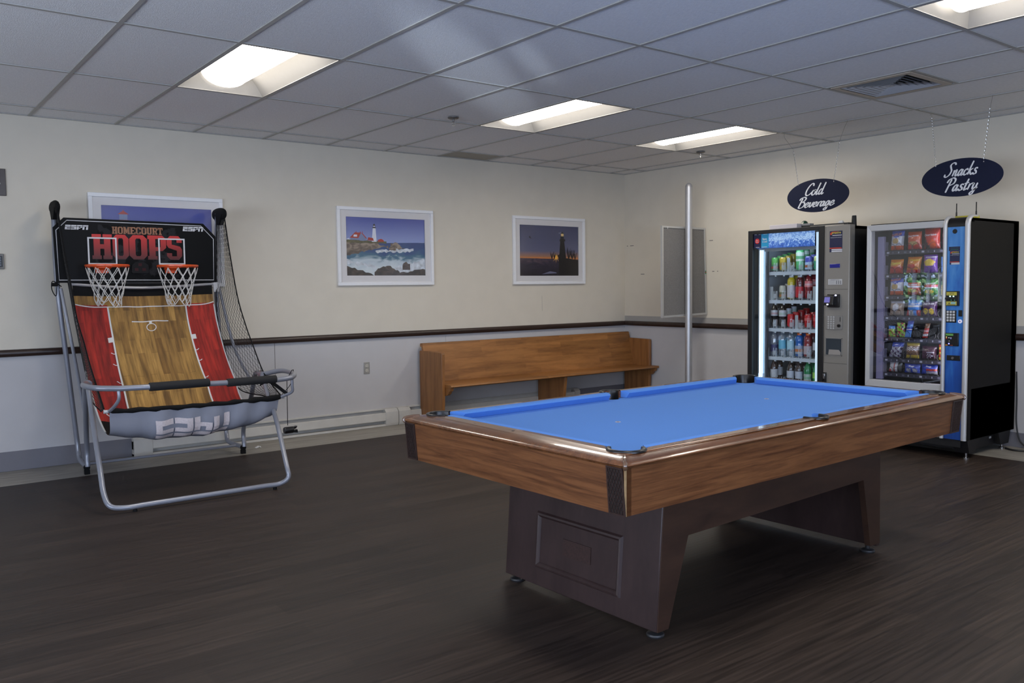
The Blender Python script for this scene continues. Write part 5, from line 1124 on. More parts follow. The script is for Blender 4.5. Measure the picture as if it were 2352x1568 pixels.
for si, z in enumerate(SH):
    mb = MB(); mb.hexa([(-.775,-2.632,z-.018),(-.775,-3.160,z-.018),(-.765,-3.160,z-.018),(-.765,-2.632,z-.018)], [(-.782,-2.632,z+.012),(-.782,-3.160,z+.012),(-.765,-3.160,z+.012),(-.765,-2.632,z+.012)])
    for k in range(6):
        yc = SLOT[k]; mb.hexa([(-.765,yc+.036,z+.004),(-.765,yc-.036,z+.004),(-.20,yc-.036,z+.118),(-.20,yc+.036,z+.118)], [(-.765,yc+.036,z+.008),(-.765,yc-.036,z+.008),(-.20,yc-.036,z+.122),(-.20,yc+.036,z+.122)])
        mb.lathe([(.008,-.03),(.010,-.02)], (-.772,yc-.044,z), seg=8)
    mb.build('shelf_tray', M_tray, t, smooth=False, fixn=True)
    mb = MB()
    for k in range(-1,6):
        yc = SLOT[0]-.0885*k-.044
        if yc < -3.15: yc = -3.15
        for a, b in ((.006,.020),(-.006,-.020)):
            mb.grid([[(-.783,yc+a+(b-a)*j/3-.0,z+.010+h*.085) if j < 3 else (-.770,yc+b,z+.010+h*.085) for j in range(4)] for h in (0,1)])
        mb.box(-.786,-.783,yc-.018,yc+.018,z+.030,z+.070)
    mb.build('slot_guard', M_guard, t, smooth=False)
    for k in range(6):
        if (si,k) in EMPTY: MB().box(-.772,-.768,SLOT[k]-.015,SLOT[k]+.015,z+.012,z+(.075 if si == 4 else .135)).build('pusher_paddle', M_paddle, t, smooth=False)
mb = MB(); mb.box(-.842,-.80,-2.575,-2.580,.36,.53); mb.box(-.842,-.80,-2.620,-2.625,.36,.53); mb.box(-.80,-.805,-2.575,-2.625,.36,.53); mb.prism([(-.84,-2.625,.40),(-.84,-2.69,.40),(-.84,-2.69,.455),(-.84,-2.625,.47)], (.05,0,0)); mb.build('delivery_cup', clear('milky_cup', (.9,.95,1), .1, .2, milk=.6), t, smooth=False)
# control panel
P0, P1 = -3.270, -3.505
mb = MB(); mb.box(-.80,FX+.002,P0,P1,.10,1.845); mb.build('control_panel', M_pan, t, bevel=.006)
mb = MB(); mb.box(FX+.0012,FX+.0022,P0-.006,P1+.012,1.302,1.305); mb.box(FX+.0012,FX+.0022,P0-.004,P1+.012,.672,.675); mb.box(FX+.0012,FX+.0022,P0-.010,P0-.012,.68,1.84); mb.build('panel_seam', mat('dark_seam_line', (.06,.055,.05), rough=.8), t, smooth=False)  # thin dark lines along the panel seams
def service_sticker(yc, zc, w_, h_, X, parent, nm='service_sticker'):
    mb = MB(); mb.box(X-.0006,X,yc+w_/2,yc-w_/2,zc-h_/2,zc+h_/2,0); X2 = X-.0012
    put_text(mb, 'prestige', 1, (X2,yc-.003,zc+h_*.40), UY, UZ, bold=.02, shear=.2, mi=1, fit=(w_*.72,h_*.13))
    flat_poly(mb, [(-w_*.46,h_*.33),(-w_*.44,h_*.42),(-w_*.30,h_*.46),(w_*.30,h_*.485),(-w_*.28,h_*.43),(-w_*.36,h_*.38),(-w_*.34,h_*.31)], (X2+.0003,yc,zc), UY, UZ, mi=2)
    flat_rect(mb, -w_*.28, w_*.46, h_*.275, h_*.305, (X2,yc,zc), UY, UZ, mi=3)
    put_text(mb, 'Contact Us for Service', 1, (X2,yc,zc+h_*.19), UY, UZ, bold=.01, mi=3, fit=(w_*.86,h_*.035))
    flat_rect(mb, -w_*.5, w_*.45, -h_*.335, -h_*.29, (X2,yc,zc), UY, UZ, mi=2); flat_rect(mb, -w_*.34, w_*.5, -h_*.41, -h_*.36, (X2,yc,zc), UY, UZ, mi=3); flat_rect(mb, -w_*.34, w_*.5, -h_*.49, -h_*.435, (X2,yc,zc), UY, UZ, mi=3)
    return mb.build(nm, [MATS['navy_sticker'], mat('yellow_ink', (.60,.50,.06), rough=.5), mat('red_ink', (.62,.05,.015), rough=.5), MATS['white_sticker_ink']], parent, smooth=False)
service_sticker(-3.380, 1.706, .118, .178, FX+.0015, t)
MB().box(FX-.002,FX+.004,-3.325,-3.420,1.485,1.518).build('display_window', mat('dark_blue_display', (.010,.012,.10), rough=.2, emit=(.01,.012,.12), estr=.5), t, bevel=.003)
mb = MB(); mb.box(FX+.0005,FX+.002,-3.311,-3.441,1.342,1.389,0)
for k in range(5): mb.box(FX,FX+.0005,-3.318,-3.375,1.348+k*.0075,1.350+k*.0075,1)
for k in range(3): mb.box(FX,FX+.0005,-3.384-k*.019,-3.396-k*.019,1.346,1.376,1)
mb.box(FX,FX+.0005,-3.335,-3.415,1.381,1.385,1); mb.build('price_label', [mat('white_label', (.50,.50,.50), rough=.5), mat('grey_print', (.25,.25,.26), rough=.6)], t, smooth=False)
M_gb = MATS['black_gloss_plastic']
mb = MB(); mb.box(FX,FX-.025,-3.318,-3.425,1.150,1.262); mb.hexa([(FX-.06,-3.300,1.172),(FX-.06,-3.392,1.172),(FX-.02,-3.392,1.165),(FX-.02,-3.300,1.165)], [(FX-.045,-3.300,1.248),(FX-.045,-3.392,1.248),(FX-.02,-3.392,1.252),(FX-.02,-3.300,1.252)]); cr = mb.build('card_reader', M_gb, t, bevel=.003, fixn=True)
mb = MB(); mb.hexa([(FX-.0595,-3.312,1.192),(FX-.0595,-3.362,1.192),(FX-.056,-3.362,1.192),(FX-.056,-3.312,1.192)], [(FX-.0495,-3.312,1.238),(FX-.0495,-3.362,1.238),(FX-.046,-3.362,1.238),(FX-.046,-3.312,1.238)]); mb.build('screen', mat('violet_screen', (.05,.05,.12), rough=.2, emit=(.12,.11,.36), estr=.7), cr, smooth=False, fixn=True)
for y, z, x in ((-3.400,1.252,FX-.028),(-3.345,1.176,FX-.0615)): MB().box(x,x+.004,y+.007,y-.007,z-.005,z+.005).build('indicator_light', mat('blue_white_led', (.5,.5,1), emit=(.45,.45,1), estr=5), cr, smooth=False)
mb = MB(); mb.prism([(FX+.0,-3.294,.965),(FX+.0,-3.372,.958),(FX+.0,-3.450,.965),(FX+.0,-3.450,1.080),(FX+.0,-3.372,1.088),(FX+.0,-3.294,1.080)], (-.004,0,0)); kp = mb.build('keypad', mat('grey_keypad_face', (.22,.21,.195), rough=.45), t, fixn=True, bevel=.002)
for i in range(3):
    for j in range(6): MB().lathe([(.0075,-.003),(.0075,0)], (FX-.004,-3.322-i*.0245,1.068-j*.019), axis='x', seg=10).build('key', mat('pale_key', (.42,.42,.41), rough=.3), kp)
mb = MB(); mb.box(FX-.005,FX-.004,-3.427,-3.432,1.030,1.068); mb.build('coin_slot', M_gb, kp, smooth=False); MB().lathe([(.013,-.012),(.014,0)], (FX-.004,-3.421,.995), axis='x', seg=14).build('coin_return_button', M_gb, kp)
mb = MB(); y_a, y_b, za, zb2 = -3.292, -3.449, .738, .890
for a, b, c2, d in ((y_a,y_a-.006,za,zb2),(y_b+.006,y_b,za,zb2),(y_a,y_b,za,za+.006),(y_a,y_b,zb2-.006,zb2)): mb.box(FX-.002,FX+.004,a,b,c2,d)
dp = mb.build('delivery_port_frame', mat('grey_keypad_face',(0,0,0)), t, smooth=False)
mb = MB(); mb.box(FX-.0002,FX+.0018,y_a-.006,y_b+.006,za+.006,zb2-.006); mb.build('delivery_flap', mat('smoky_flap', (.035,.045,.055), rough=.12), dp, smooth=False)
mb = MB(); mb.prism([(FX-.0006,y_a-.03,za+.008),(FX-.0006,y_b+.012,za+.008),(FX-.0006,y_b+.010,za+.03),(FX-.0006,y_b+.030,za+.052),(FX-.0006,y_a-.035,za+.052)], (-.001,0,0)); mb.build('cup_behind_flap', mat('pale_cup', (.30,.28,.26), rough=.5), dp, smooth=False, fixn=True)
mb = MB(); mb.box(FX-.012,FX+.002,-3.278,-3.306,.50,.592); lk = mb.build('lock_handle', M_gb, t, bevel=.003); MB().box(FX-.018,FX-.012,-3.281,-3.300,.535,.580).build('chrome_tab', M_chrome, lk, bevel=.002)
# ---- drinks
def lathe_prof(kind):
    if kind == 'can': return [(.024,0),(.031,.006),(.033,.012),(.033,.104),(.030,.112),(.0265,.118),(.0265,.121),(.024,.119)]
    if kind == 'tallcan': return [(.026,0),(.035,.008),(.036,.014),(.036,.165),(.033,.175),(.029,.182),(.029,.185),(.026,.183)]
    if kind == 'cola': return [(.024,0),(.033,.006),(.034,.03),(.030,.055),(.032,.075),(.034,.10),(.034,.145),(.030,.165),(.020,.190),(.013,.207),(.013,.216)]
    if kind == 'water': return [(.024,0),(.034,.006),(.0345,.03),(.033,.04),(.0345,.05),(.0345,.15),(.031,.172),(.020,.193),(.013,.204),(.013,.213)]
    if kind == 'sport': return [(.026,0),(.036,.008),(.037,.03),(.035,.06),(.037,.10),(.033,.115),(.037,.135),(.035,.165),(.028,.182),(.019,.190),(.019,.196)]
M_canlid = mat('can_lid_aluminium', (.55,.56,.58), rough=.3, metal=.9)
def drink(kind, x, y, z, colr, label, cat, grp, lab=None, cap=None, lz=(.35,.65), glassy=False, stripe=None):
    nm = {'can':'soda_can','tallcan':'tall_drink_can'}.get(kind, 'drink_bottle'); r = thing(nm, label, cat, (x,y,z), grp); pf = lathe_prof(kind); hmax = pf[-1][1]
    cm = mat('drink_%s' % '_'.join('%02d' % int(c*99) for c in colr)+('_clear' if glassy else ''), colr, rough=.16, coat=.5) if not glassy else clear('clear_bottle_%s' % '_'.join('%02d' % int(c*99) for c in colr), colr, .14, .08, milk=.12)
    MB().lathe([(a, h) for a, h in pf], (x,y,z), seg=14).build('body', cm, r, angle=60)
    if kind in ('can','tallcan'): MB().lathe([(pf[-2][0],0),(pf[-2][0]+.0008,.003),(pf[-1][0],.002),(.004,.0005)], (x,y,z+hmax-.001), seg=14).build('lid', M_canlid, r)
    if cap is not None: cr_ = (.0205 if kind == 'sport' else .0145); MB().lathe([(cr_,hmax-.004),(cr_,hmax+.014),(cr_-.002,hmax+.016)], (x,y,z), seg=14).build('cap', mat('cap_%02d_%02d_%02d' % tuple(int(c*99) for c in cap), cap, rough=.4), r)
    if lab is not None:
        a0_, a1_ = lz; rad = max(a for a, h in pf)+.0008; mb = MB(); mb.lathe([(rad, hmax*a0_),(rad, hmax*a1_)], (x,y,z), seg=14, cap=False)
        mis = [mat('wrap_%02d_%02d_%02d' % tuple(int(c*99) for c in lab), lab, rough=.35, noise=.06, nscale=60)]
        if stripe is not None: mb.lathe([(rad+.0004, hmax*(a0_+.25*(a1_-a0_))),(rad+.0004, hmax*(a0_+.6*(a1_-a0_)))], (x,y,z), seg=14, mi=1, cap=False); mis.append(mat('stripe_%02d_%02d_%02d' % tuple(int(c*99) for c in stripe), stripe, rough=.35))
        mb.build('wrapper_label', mis, r, angle=60)
    return r
def dup(root, loc, label):
    c = root.copy(); C.collection.objects.link(c); c.location = loc; c['label'] = label
    for ch in root.children:
        k = ch.copy(); C.collection.objects.link(k); k.parent = c
    return c
BLK = (.012,.008,.008); RED = (.42,.012,.015); WH = (.60,.62,.66)
shelfn = ['top','second','third','fourth','bottom']; slotn = ['first','second','third','fourth','fifth','sixth']; qn = ['at the front','second in line','third in line','fourth in line']
D = {(0,0): ('can','light green soda can',(.10,.42,.09),dict(lab=(.05,.20,.08),lz=(.05,.45),stripe=(.45,.05,.03)),4), (0,1): ('can','golden yellow drink can',(.48,.36,.03),dict(lab=(.30,.20,.03),lz=(.3,.6)),4),
     (0,3): ('tallcan','tall green and white drink can',(.09,.46,.16),dict(lab=(.55,.66,.58),lz=(.42,.85),stripe=(.10,.35,.16)),3), (0,4): ('can','blue and white soda can',(.06,.07,.36),dict(lab=(.35,.48,.68),lz=(.03,.55),stripe=(.36,.10,.04)),3), (0,5): ('can','green can with pale yellow top',(.42,.50,.18),dict(lab=(.05,.28,.14),lz=(.03,.62)),2),
     (1,1): ('can','white and dark decorated can',(.42,.42,.36),dict(lab=(.14,.15,.06),lz=(.05,.5),stripe=(.40,.14,.04)),3), (1,2): ('sport','yellow drink bottle with white cap',(.52,.42,.02),dict(lab=(.50,.48,.52),lz=(.05,.62),cap=WH),2), (1,3): ('sport','dark red drink bottle with white cap',(.10,.015,.015),dict(lab=(.46,.02,.03),lz=(.06,.55),cap=WH),2),
     (2,0): ('cola','dark cola bottle with silver label',BLK,dict(lab=(.45,.47,.52),lz=(.46,.70),stripe=(.45,.30,.32),cap=(.30,.32,.33)),3), (2,1): ('cola','cola bottle with white and green label',BLK,dict(lab=(.50,.52,.56),lz=(.44,.70),stripe=(.36,.46,.42),cap=(.36,.38,.38)),3),
     (2,2): ('can','red soda can left of empty slot',RED,dict(lab=(.50,.015,.02),lz=(.1,.55),stripe=(.40,.012,.015)),4), (2,4): ('can','red soda can right of empty slot',RED,dict(lab=(.52,.10,.10),lz=(.5,.72)),4), (2,5): ('can','red soda can beside the frame',RED,dict(lab=(.52,.08,.08),lz=(.5,.75)),3),
     (3,0): ('water','clear bottle with dark purple label',(.72,.75,.85),dict(lab=(.03,.03,.12),lz=(.15,.45),glassy=True,cap=(.60,.66,.72)),2), (3,1): ('water','clear water bottle with sky blue label',(.80,.90,.95),dict(lab=(.12,.42,.60),lz=(.28,.66),glassy=True,cap=WH),3), (3,2): ('water','clear water bottle with pale blue label',(.80,.90,.95),dict(lab=(.34,.56,.66),lz=(.28,.66),glassy=True,cap=WH),3),
     (3,3): ('sport','blue sports drink with orange cap',(.010,.10,.38),dict(lab=(.30,.36,.48),lz=(.12,.5),stripe=(.45,.15,.05),cap=(.75,.14,.01)),3), (3,4): ('sport','dark red sports drink with orange cap',(.20,.012,.016),dict(lab=(.42,.36,.40),lz=(.12,.5),cap=(.75,.14,.01)),3), (3,5): ('cola','cola bottle beside the door frame',BLK,dict(lab=(.48,.50,.55),lz=(.30,.62),cap=(.02,.02,.02)),2),
     (4,0): ('cola','stout dark soda bottle',(.035,.015,.010),dict(lab=(.50,.52,.56),lz=(.25,.60),cap=(.02,.02,.02)),2), (4,2): ('cola','dark soda bottle near the paddle',(.03,.015,.012),dict(lab=(.48,.52,.60),lz=(.28,.58),cap=(.03,.02,.02)),3), (4,3): ('cola','dark soda bottle left of green ones',(.03,.015,.012),dict(lab=(.46,.50,.60),lz=(.28,.58),cap=(.03,.02,.02)),3),
     (4,4): ('cola','green soda bottle with white label',(.01,.20,.06),dict(lab=(.44,.52,.50),lz=(.22,.50),stripe=(.22,.42,.30),cap=(.02,.45,.20)),3), (4,5): ('cola','green soda bottle with lime label',(.02,.24,.07),dict(lab=(.30,.60,.10),lz=(.35,.60),cap=(.02,.42,.20)),3)}
for (si,k), (kind, nm, cl, kw, cnt) in D.items():
    z = SH[si]+.010; cat = 'can' if 'can' in kind else 'bottle'; grp = 'drinks on the %s shelf of the beverage machine' % shelfn[si]; first = None
    for q in range(cnt):
        x = -.728+.079*q; zz = z+.0160+.0158*q; lb = '%s, %s, %s shelf of drinks machine' % (nm, qn[q], shelfn[si])
        yo = SLOT[k]-.002
        if first is None: first = drink(kind, x, yo, zz, cl, lb, cat, grp, **kw)
        else: dup(first, (x, yo, zz), lb)
# red, blue capped soda: clear red bottle
f_ = None
z = SH[1]+.010
for q in range(3):
    lb = 'red soda bottle with blue cap, %s, second shelf of drinks machine' % qn[q]; lc = (-.728+.079*q, SLOT[4]-.002, z+.0160+.0158*q)
    if f_ is None: f_ = drink('cola', *lc, (.20,.008,.012), lb, 'bottle', 'drinks on the second shelf of the beverage machine', lab=(.62,.16,.17), lz=(.48,.72), cap=(.05,.10,.62), stripe=(.60,.35,.38))
    else: dup(f_, lc, lb)
# things lying on top of the beverage machine
o = MB().box(-.70,-.86,-2.70,-2.985,1.847,1.884).build('flat_carton', mat('pinkish_white_carton', (.56,.52,.53), rough=.7), base=(-.78,-2.85,1.847), bevel=.002); tag(o, 'flat white carton lying on the left top of the beverage machine', 'box')
t2 = thing('light_fixture_cover', 'long black and grey strip lying on top of the beverage machine', 'strip', (-.75,-3.2,1.847))
mb = MB(); mb.box(-.72,-.80,-2.99,-3.44,1.847,1.866); mb.build('strip_body', M_bk, t2, bevel=.002); mb = MB(); mb.box(-.80,-.803,-3.08,-3.40,1.850,1.857); mb.build('grey_edge', M_pan, t2, smooth=False); mb = MB(); mb.box(-.74,-.80,-2.988,-3.075,1.866,1.882); mb.build('grey_end', mat('dull_grey', (.22,.22,.22), rough=.6), t2, bevel=.002); mb = MB(); mb.add([(-.79,-3.335,1.867),(-.79,-3.385,1.867),(-.76,-3.385,1.867),(-.76,-3.335,1.867),(-.785,-3.35,1.885),(-.785,-3.375,1.887),(-.765,-3.37,1.886),(-.765,-3.34,1.88)], [(0,3,2,1),(4,5,6,7),(0,1,5,4),(1,2,6,5),(2,3,7,6),(3,0,4,7)]); mb.build('paper_tag', mat('white_tag', (0,0,0)), t2, smooth=False)
t2 = thing('green_ball', 'green ball with a white spot resting behind the carton on the beverage machine', 'ball', (-.66,-2.93,1.836))
mb = MB(); mb.lathe([(.030*math.sin(PI*k/12)+.0001, .030-.030*math.cos(PI*k/12)) for k in range(13)], (-.66,-2.93,1.84), seg=18); mb.v = [(x, y, z+.020) for x, y, z in mb.v]; mb.build('ball_body', mat('dark_green_gloss', (.012,.05,.03), rough=.25, coat=.6), t2)
MB().lathe([(.011,-.0302),(.011,-.0285)], (-.66,-2.925,1.89), axis='x', seg=14).build('white_spot', mat('ivory_spot', (.6,.58,.45), rough=.5), t2)
mb = MB(); mb.lathe([(.020,0),(.019,.01),(.019,.0305)], (-.66,-2.93,1.835), seg=12); mb.build('stand_ring', M_bk, t2)
t2 = thing('black_antenna', 'stubby black cylindrical antenna on top of the beverage machine', 'antenna', (-.60,-3.375,1.835))
MB().lathe([(.023,0),(.023,.006),(.0215,.02),(.0185,.095),(.016,.100),(.002,.101)], (-.60,-3.375,1.836), seg=18).build('antenna_body', mat('black_rubber', (.012,.012,.012), rough=.5), t2)
MB().lathe([(.0235,.0),(.0238,.004)], (-.60,-3.375,1.8358), seg=18).build('gasket', mat('grey_gasket', (.12,.12,.12), rough=.6), t2)

# ================================================================== SNACK MACHINE
FS = -.862
t = thing('snack_vending_machine', 'tall black snack vending machine with silver-framed window and blue control panel', 'vending machine', (-.45,-4.06,0))
M_silf = mat('satin_silver_frame', (.56,.56,.56), rough=.42, metal=.35, noise=.02, nscale=200)
y0, y1 = -3.645, -4.468
mb = MB(); mb.box(-.03,-.80,y0,y0-.02,.15,1.832); mb.box(-.03,-.80,-4.290,y1,.15,1.832); mb.box(-.03,-.80,y0,y1,1.812,1.832); mb.box(-.03,-.80,y0,y1,.15,.54); mb.box(-.03,-.12,y0,y1,.15,1.832); mb.build('cabinet', M_sidebk, t, smooth=False)
mb = MB(); mb.box(-.22,-.72,y0-.06,y1+.05,.05,.15); mb.hexa([(-.70,-4.36,.045),(-.80,-4.36,.045),(-.80,y1+.002,.045),(-.70,y1+.002,.045)], [(-.64,-4.34,.15),(-.84,-4.34,.15),(-.84,y1+.001,.15),(-.64,y1+.001,.15)]); mb.hexa([(-.10,-4.36,.045),(-.24,-4.36,.045),(-.24,y1+.01,.045),(-.10,y1+.01,.045)], [(-.08,-4.34,.15),(-.30,-4.34,.15),(-.30,y1+.005,.15),(-.08,y1+.005,.15)]); mb.box(-.70,-.80,y0-.003,y0-.12,.045,.15); mb.box(-.10,-.24,y0-.003,y0-.12,.045,.15); mb.box(-.79,-.84,y0-.03,y1+.05,.09,.15); mb.build('plinth', M_bk, t, smooth=False, fixn=True)
for x, y in ((-.79,y1+.03),(-.15,y1+.04),(-.78,y0-.05),(-.15,y0-.05)): MB().lathe([(.022,0),(.022,.012),(.008,.016),(.008,.05)], (x,y,0), seg=12).build('levelling_foot', M_chrome, t)
MB().box(-.33,-.36,y1+.045,y1+.049,.105,.120).build('small_tag', MATS['white_label'], t, smooth=False)
wy0, wy1, wz0, wz1 = -3.645, -4.283, .505, 1.822; fwid = .036
mb = MB()
def frame_bar(pts): mb.prism(pts, (0,0,0))
o_, i_ = [(wy0,wz0),(wy1,wz0),(wy1,wz1),(wy0,wz1)], [(wy0-fwid,wz0+.055),(wy1+.004,wz0+.055),(wy1+.004,wz1-.048),(wy0-fwid,wz1-.048)]
for k in range(4):
    a, b, c2, d = o_[k], o_[(k+1) % 4], i_[(k+1) % 4], i_[k]
    mb.hexa([(-.80,a[0],a[1]),(-.80,b[0],b[1]),(-.80,c2[0],c2[1]),(-.80,d[0],d[1])], [(FS,a[0],a[1]),(FS,b[0],b[1]),(FS+.004,c2[0],c2[1]),(FS+.004,d[0],d[1])])
mb.build('window_frame', M_silf, t, bevel=.004, fixn=True)
MB().box(FS+.012,FS+.016,wy0-fwid+.002,wy1+.002,wz0+.053,wz1-.046).build('window_glass', clear('snack_window_glass',(.96,.97,.98),.10,.006), t, smooth=False)
mb = MB(); mb.box(-.80,FS+.004,y0,wy1,.15,.500); mb.build('lower_door', M_pan, t, bevel=.004)
mb = MB(); mb.box(FS+.001,FS+.004,y0-.06,wy1+.05,.30,.455); mb.build('pickup_flap', mat('dark_flap', (.03,.03,.032), rough=.35), t, bevel=.004); MB().box(FS-.004,FS+.004,y0-.05,wy1+.04,.455,.465).build('flap_lip', mat('pale_flap_lip', (.45,.44,.42), rough=.4), t, bevel=.002)
mb = MB(); mb.add([(-.125,y0-.022,.545),(-.125,-4.288,.545),(-.125,-4.288,1.81),(-.125,y0-.022,1.81)], [(0,1,2,3)]); mb.box(-.125,-.80,y0-.021,y0-.024,.545,1.81); mb.box(-.125,-.80,-4.286,-4.289,.545,1.81); mb.box(-.125,-.80,y0-.021,-4.289,.541,.545); mb.build('liner', mat('dark_snack_liner', (.018,.018,.024), rough=.5), t, smooth=False)
M_lav = mat('lavender_lit_column', (.17,.16,.25), rough=.5, emit=(.50,.46,.90), estr=.06); MB().box(-.74,-.77,-3.690,-3.742,.56,1.73).build('light_column', M_lav, t, smooth=False)
mb = MB(); mb.box(-.800,-.812,-4.262,-4.276,.56,1.76); mb.build('added_side_glow', mat('violet_white_added_glow', (.9,.9,1), emit=(.90,.87,1.0), estr=17), t, smooth=False)  # added glowing strip, out of sight behind the right post, lights the bags
mb = MB(); mb.box(-.815,-.835,-3.75,-4.27,1.780,1.790); mb.build('added_top_glow', MATS['violet_white_added_glow'], t, smooth=False)  # second added glow, tucked behind the top of the window frame
mb = MB(); mb.tube(bez([(-.70,-3.70,1.70),(-.70,-3.68,1.5),(-.70,-3.69,1.35),(-.70,-3.675,1.2)],6), .004, 6); mb.box(-.69,-.72,-3.665,-3.70,1.12,1.20); mb.build('inner_cable', M_bk, t)
SZ = [1.601,1.410,1.236,1.069,.894,.726,.607]; M_lip = mat('dark_violet_shelf', (.030,.028,.045), rough=.35, coat=.2); M_brk = mat('lavender_bracket', (.20,.19,.28), rough=.45)
for i, z in enumerate(SZ):
    mb = MB(); mb.box(-.765,-.757,-3.752,-4.285,z-.020,z+.012,0); mb.box(-.757,-.20,-3.752,-4.285,z-.010,z-.006,0); zb_2 = z
    for k in range(11):
        ya = -3.766-k*.048
        if ya < -4.26: break
        mb.box(-.7665,-.765,ya,ya-(.020 if k % 3 == 0 else .008),z-.012,z+.002,1 if k % 2 == 0 else 2)
    mb.build('shelf', [M_lip, mat('price_tab', (.42,.42,.52), rough=.5), mat('dim_price_tab', (.12,.12,.17), rough=.5)], t, smooth=False)
    MB().box(-.71,-.762,-3.746,-3.751,z-.03,z+.085).build('shelf_bracket', M_brk, t, bevel=.002)
def coil(y, z, r=.031, n=5):
    mb = MB(); pts = []
    for q in range(n):
        for k in range(13): pts.append((-.768+.078*q, y+r*math.cos(2*PI*k/12-PI/2), z+.0085+r+r*math.sin(2*PI*k/12-PI/2)))
    mb.tube(pts, .0016, 4); mb.build('coil', MATS['coil_wire'], t)
mat('coil_wire', (.016,.016,.02), rough=.35)
COLY = {0: [(-3.834,2),(-3.978,2),(-4.119,2),(-4.245,2)]}
for i in range(7):
    if i == 4: ys_ = [-3.800,-3.878,-3.942,-4.010,-4.080,-4.150,-4.222]
    else: ys_ = [y for c_ in (-3.836,-3.978,-4.115,-4.25) for y in (c_+.030, c_-.030)]
    for y in ys_: coil(y, SZ[i], .029 if i != 6 else .026, 5)
# ---- snacks
def bag(name, label, cat, yL, yR, z0, z1, cols, zone, x=-.728, thick=.033, lean=0.0, lettering=None, shape=0.0, grp=None):
    yc, wd, h_ = (yL+yR)/2, abs(yR-yL), z1-z0; r = thing(name, label, cat, (x,yc,z0), grp); nu, nv = 14, 18; mb = MB()
    def S(u, v, side):
        e = (1-abs(2*u-1)**2.6)**.55*(math.sin(PI*min(1,max(0,v)))**.55 if 0 < v < 1 else 0); cr_ = .0022*math.sin(u*40+v*3)*(1 if (v < .12 or v > .88) else .25)
        wv = wd*(.94+.06*abs(2*v-1))*(1-shape*v); yy = yc+(.5-u)*wv-lean*(v-.3)*h_; xx = x-side*(thick*e+.0008)+cr_
        return Vector((xx, yy, z0+h_*v))
    for side in (1,-1): mb.grid([[S(i/nu, j/nv, side) for i in range(nu+1)] for j in range(nv+1)], mf=lambda j, i: zone((i+.5)/nu, (j+.5)/nv))
    mb.build('bag_body', cols, r, angle=70)
    if lettering:
        txt, cm, lu, lv, lw, lh, bold, rot = lettering; v_, f_2 = text_mesh(txt, 1.0, bold); xs_ = [p.x for p in v_]; ys2 = [p.y for p in v_]; m2 = MB(); a0_, a1_ = min(xs_), max(xs_); b0_, b1_ = min(ys2), max(ys2)
        pts = []
        for p in v_:
            q = ((p.x-(a0_+a1_)/2)/(a1_-a0_)*lw, (p.y-(b0_+b1_)/2)/(b1_-b0_)*lh); u = lu+q[0]; v = lv+q[1]+rot*q[0]; s_ = S(min(.98,max(.02,u)), v, 1); pts.append(s_+Vector((-.0012,0,0)))
        if txt == 'RUFFLES':
            v3, f3 = text_mesh(txt, 1.0, bold+.06); p3 = []
            for p in v3:
                q = ((p.x-(a0_+a1_)/2)/(a1_-a0_)*lw, (p.y-(b0_+b1_)/2)/(b1_-b0_)*lh); u = lu+q[0]; v = lv+q[1]+rot*q[0]; p3.append(S(min(.98,max(.02,u)), v, 1)+Vector((-.0012,0,0)))
            m2.add(p3, f3, 1); pts = [p+Vector((-.0012,0,0)) for p in pts]
        m2.add(pts, f_2); m2.build('lettering', [cm, TW], r, smooth=False)
    return r
fo = lambda n, c, r=.28: mat('foil_'+n, c, rough=r, coat=.8, noise=.14, nscale=40, bump=.8, bscale=34)
FB, FW, FO, FR, FY = fo('blue',(.03,.07,.48)), fo('white',(.60,.60,.66)), fo('orange_red',(.62,.09,.02)), fo('red',(.50,.03,.02)), fo('yellow',(.62,.45,.04))
FT, FP, FPD, FOR, FG, FBR = fo('tan',(.50,.33,.12)), fo('purple',(.16,.05,.36)), fo('dark_purple',(.06,.015,.09)), fo('orange',(.62,.20,.015)), fo('lime',(.32,.55,.05)), fo('brown',(.20,.10,.05))
FSV, FSK, FK = fo('silver',(.40,.40,.48),.2), fo('sky',(.08,.28,.75)), fo('black',(.02,.02,.025)); FGN = fo('green',(.05,.24,.06)); TW = mat('bag_lettering_white', (.68,.68,.72), rough=.5); TR_ = mat('bag_lettering_red', (.45,.02,.03), rough=.5); TY = mat('bag_lettering_yellow', (.68,.52,.06), rough=.5)
G = lambda s_: 'bags on the %s row of the snack machine' % s_; ell = lambda u, v, cu, cv, a, b: ((u-cu)/a)**2+((v-cv)/b)**2 < 1
rz = lambda u, v: 3 if v < .24 else (0 if v > .68+.05*math.sin(u*9) else (2 if ell(u,v,.45,.48,.26,.16) else 1))
def zb(i): return SZ[i]+.017
bag('chip_bag', 'blue white and orange ridged-chip bag at the left of the top row', 'chip bag', -3.782,-3.889, zb(0),1.772, [FB,FW,FT,FO], rz, lettering=('RUFFLES',TR_,.45,.80,.80,.13,.04,.10), lean=.08, grp=G('top'))
bag('chip_bag', 'dull red chip bag behind the reflection, second in the top row', 'chip bag', -3.922,-4.036, zb(0),1.758, [FO,FR,FT], lambda u,v: 2 if ell(u,v,.5,.35,.3,.12) else (1 if v < .3 else 0), lettering=('Doritos',TW,.45,.76,.80,.11,.03,.06), grp=G('top'))
bag('chip_bag', 'large bright red chip bag, third in the top row', 'chip bag', -4.058,-4.182, zb(0)-.0,1.776, [FR,FK,FO], lambda u,v: 1 if (v < .55 and (u < .12+.5*(.55-v) and u > .05)) else (2 if ell(u,v,.6,.25,.22,.2) else 0), lettering=('Doritos',TW,.45,.68,.82,.11,.03,.03), grp=G('top'))
bag('chip_bag', 'lavender chip bag cut off by the frame in the top row', 'chip bag', -4.200,-4.276, zb(0),1.77, [FP,FW], lambda u,v: 1 if .55 < v < .7 else 0, grp=G('top'))
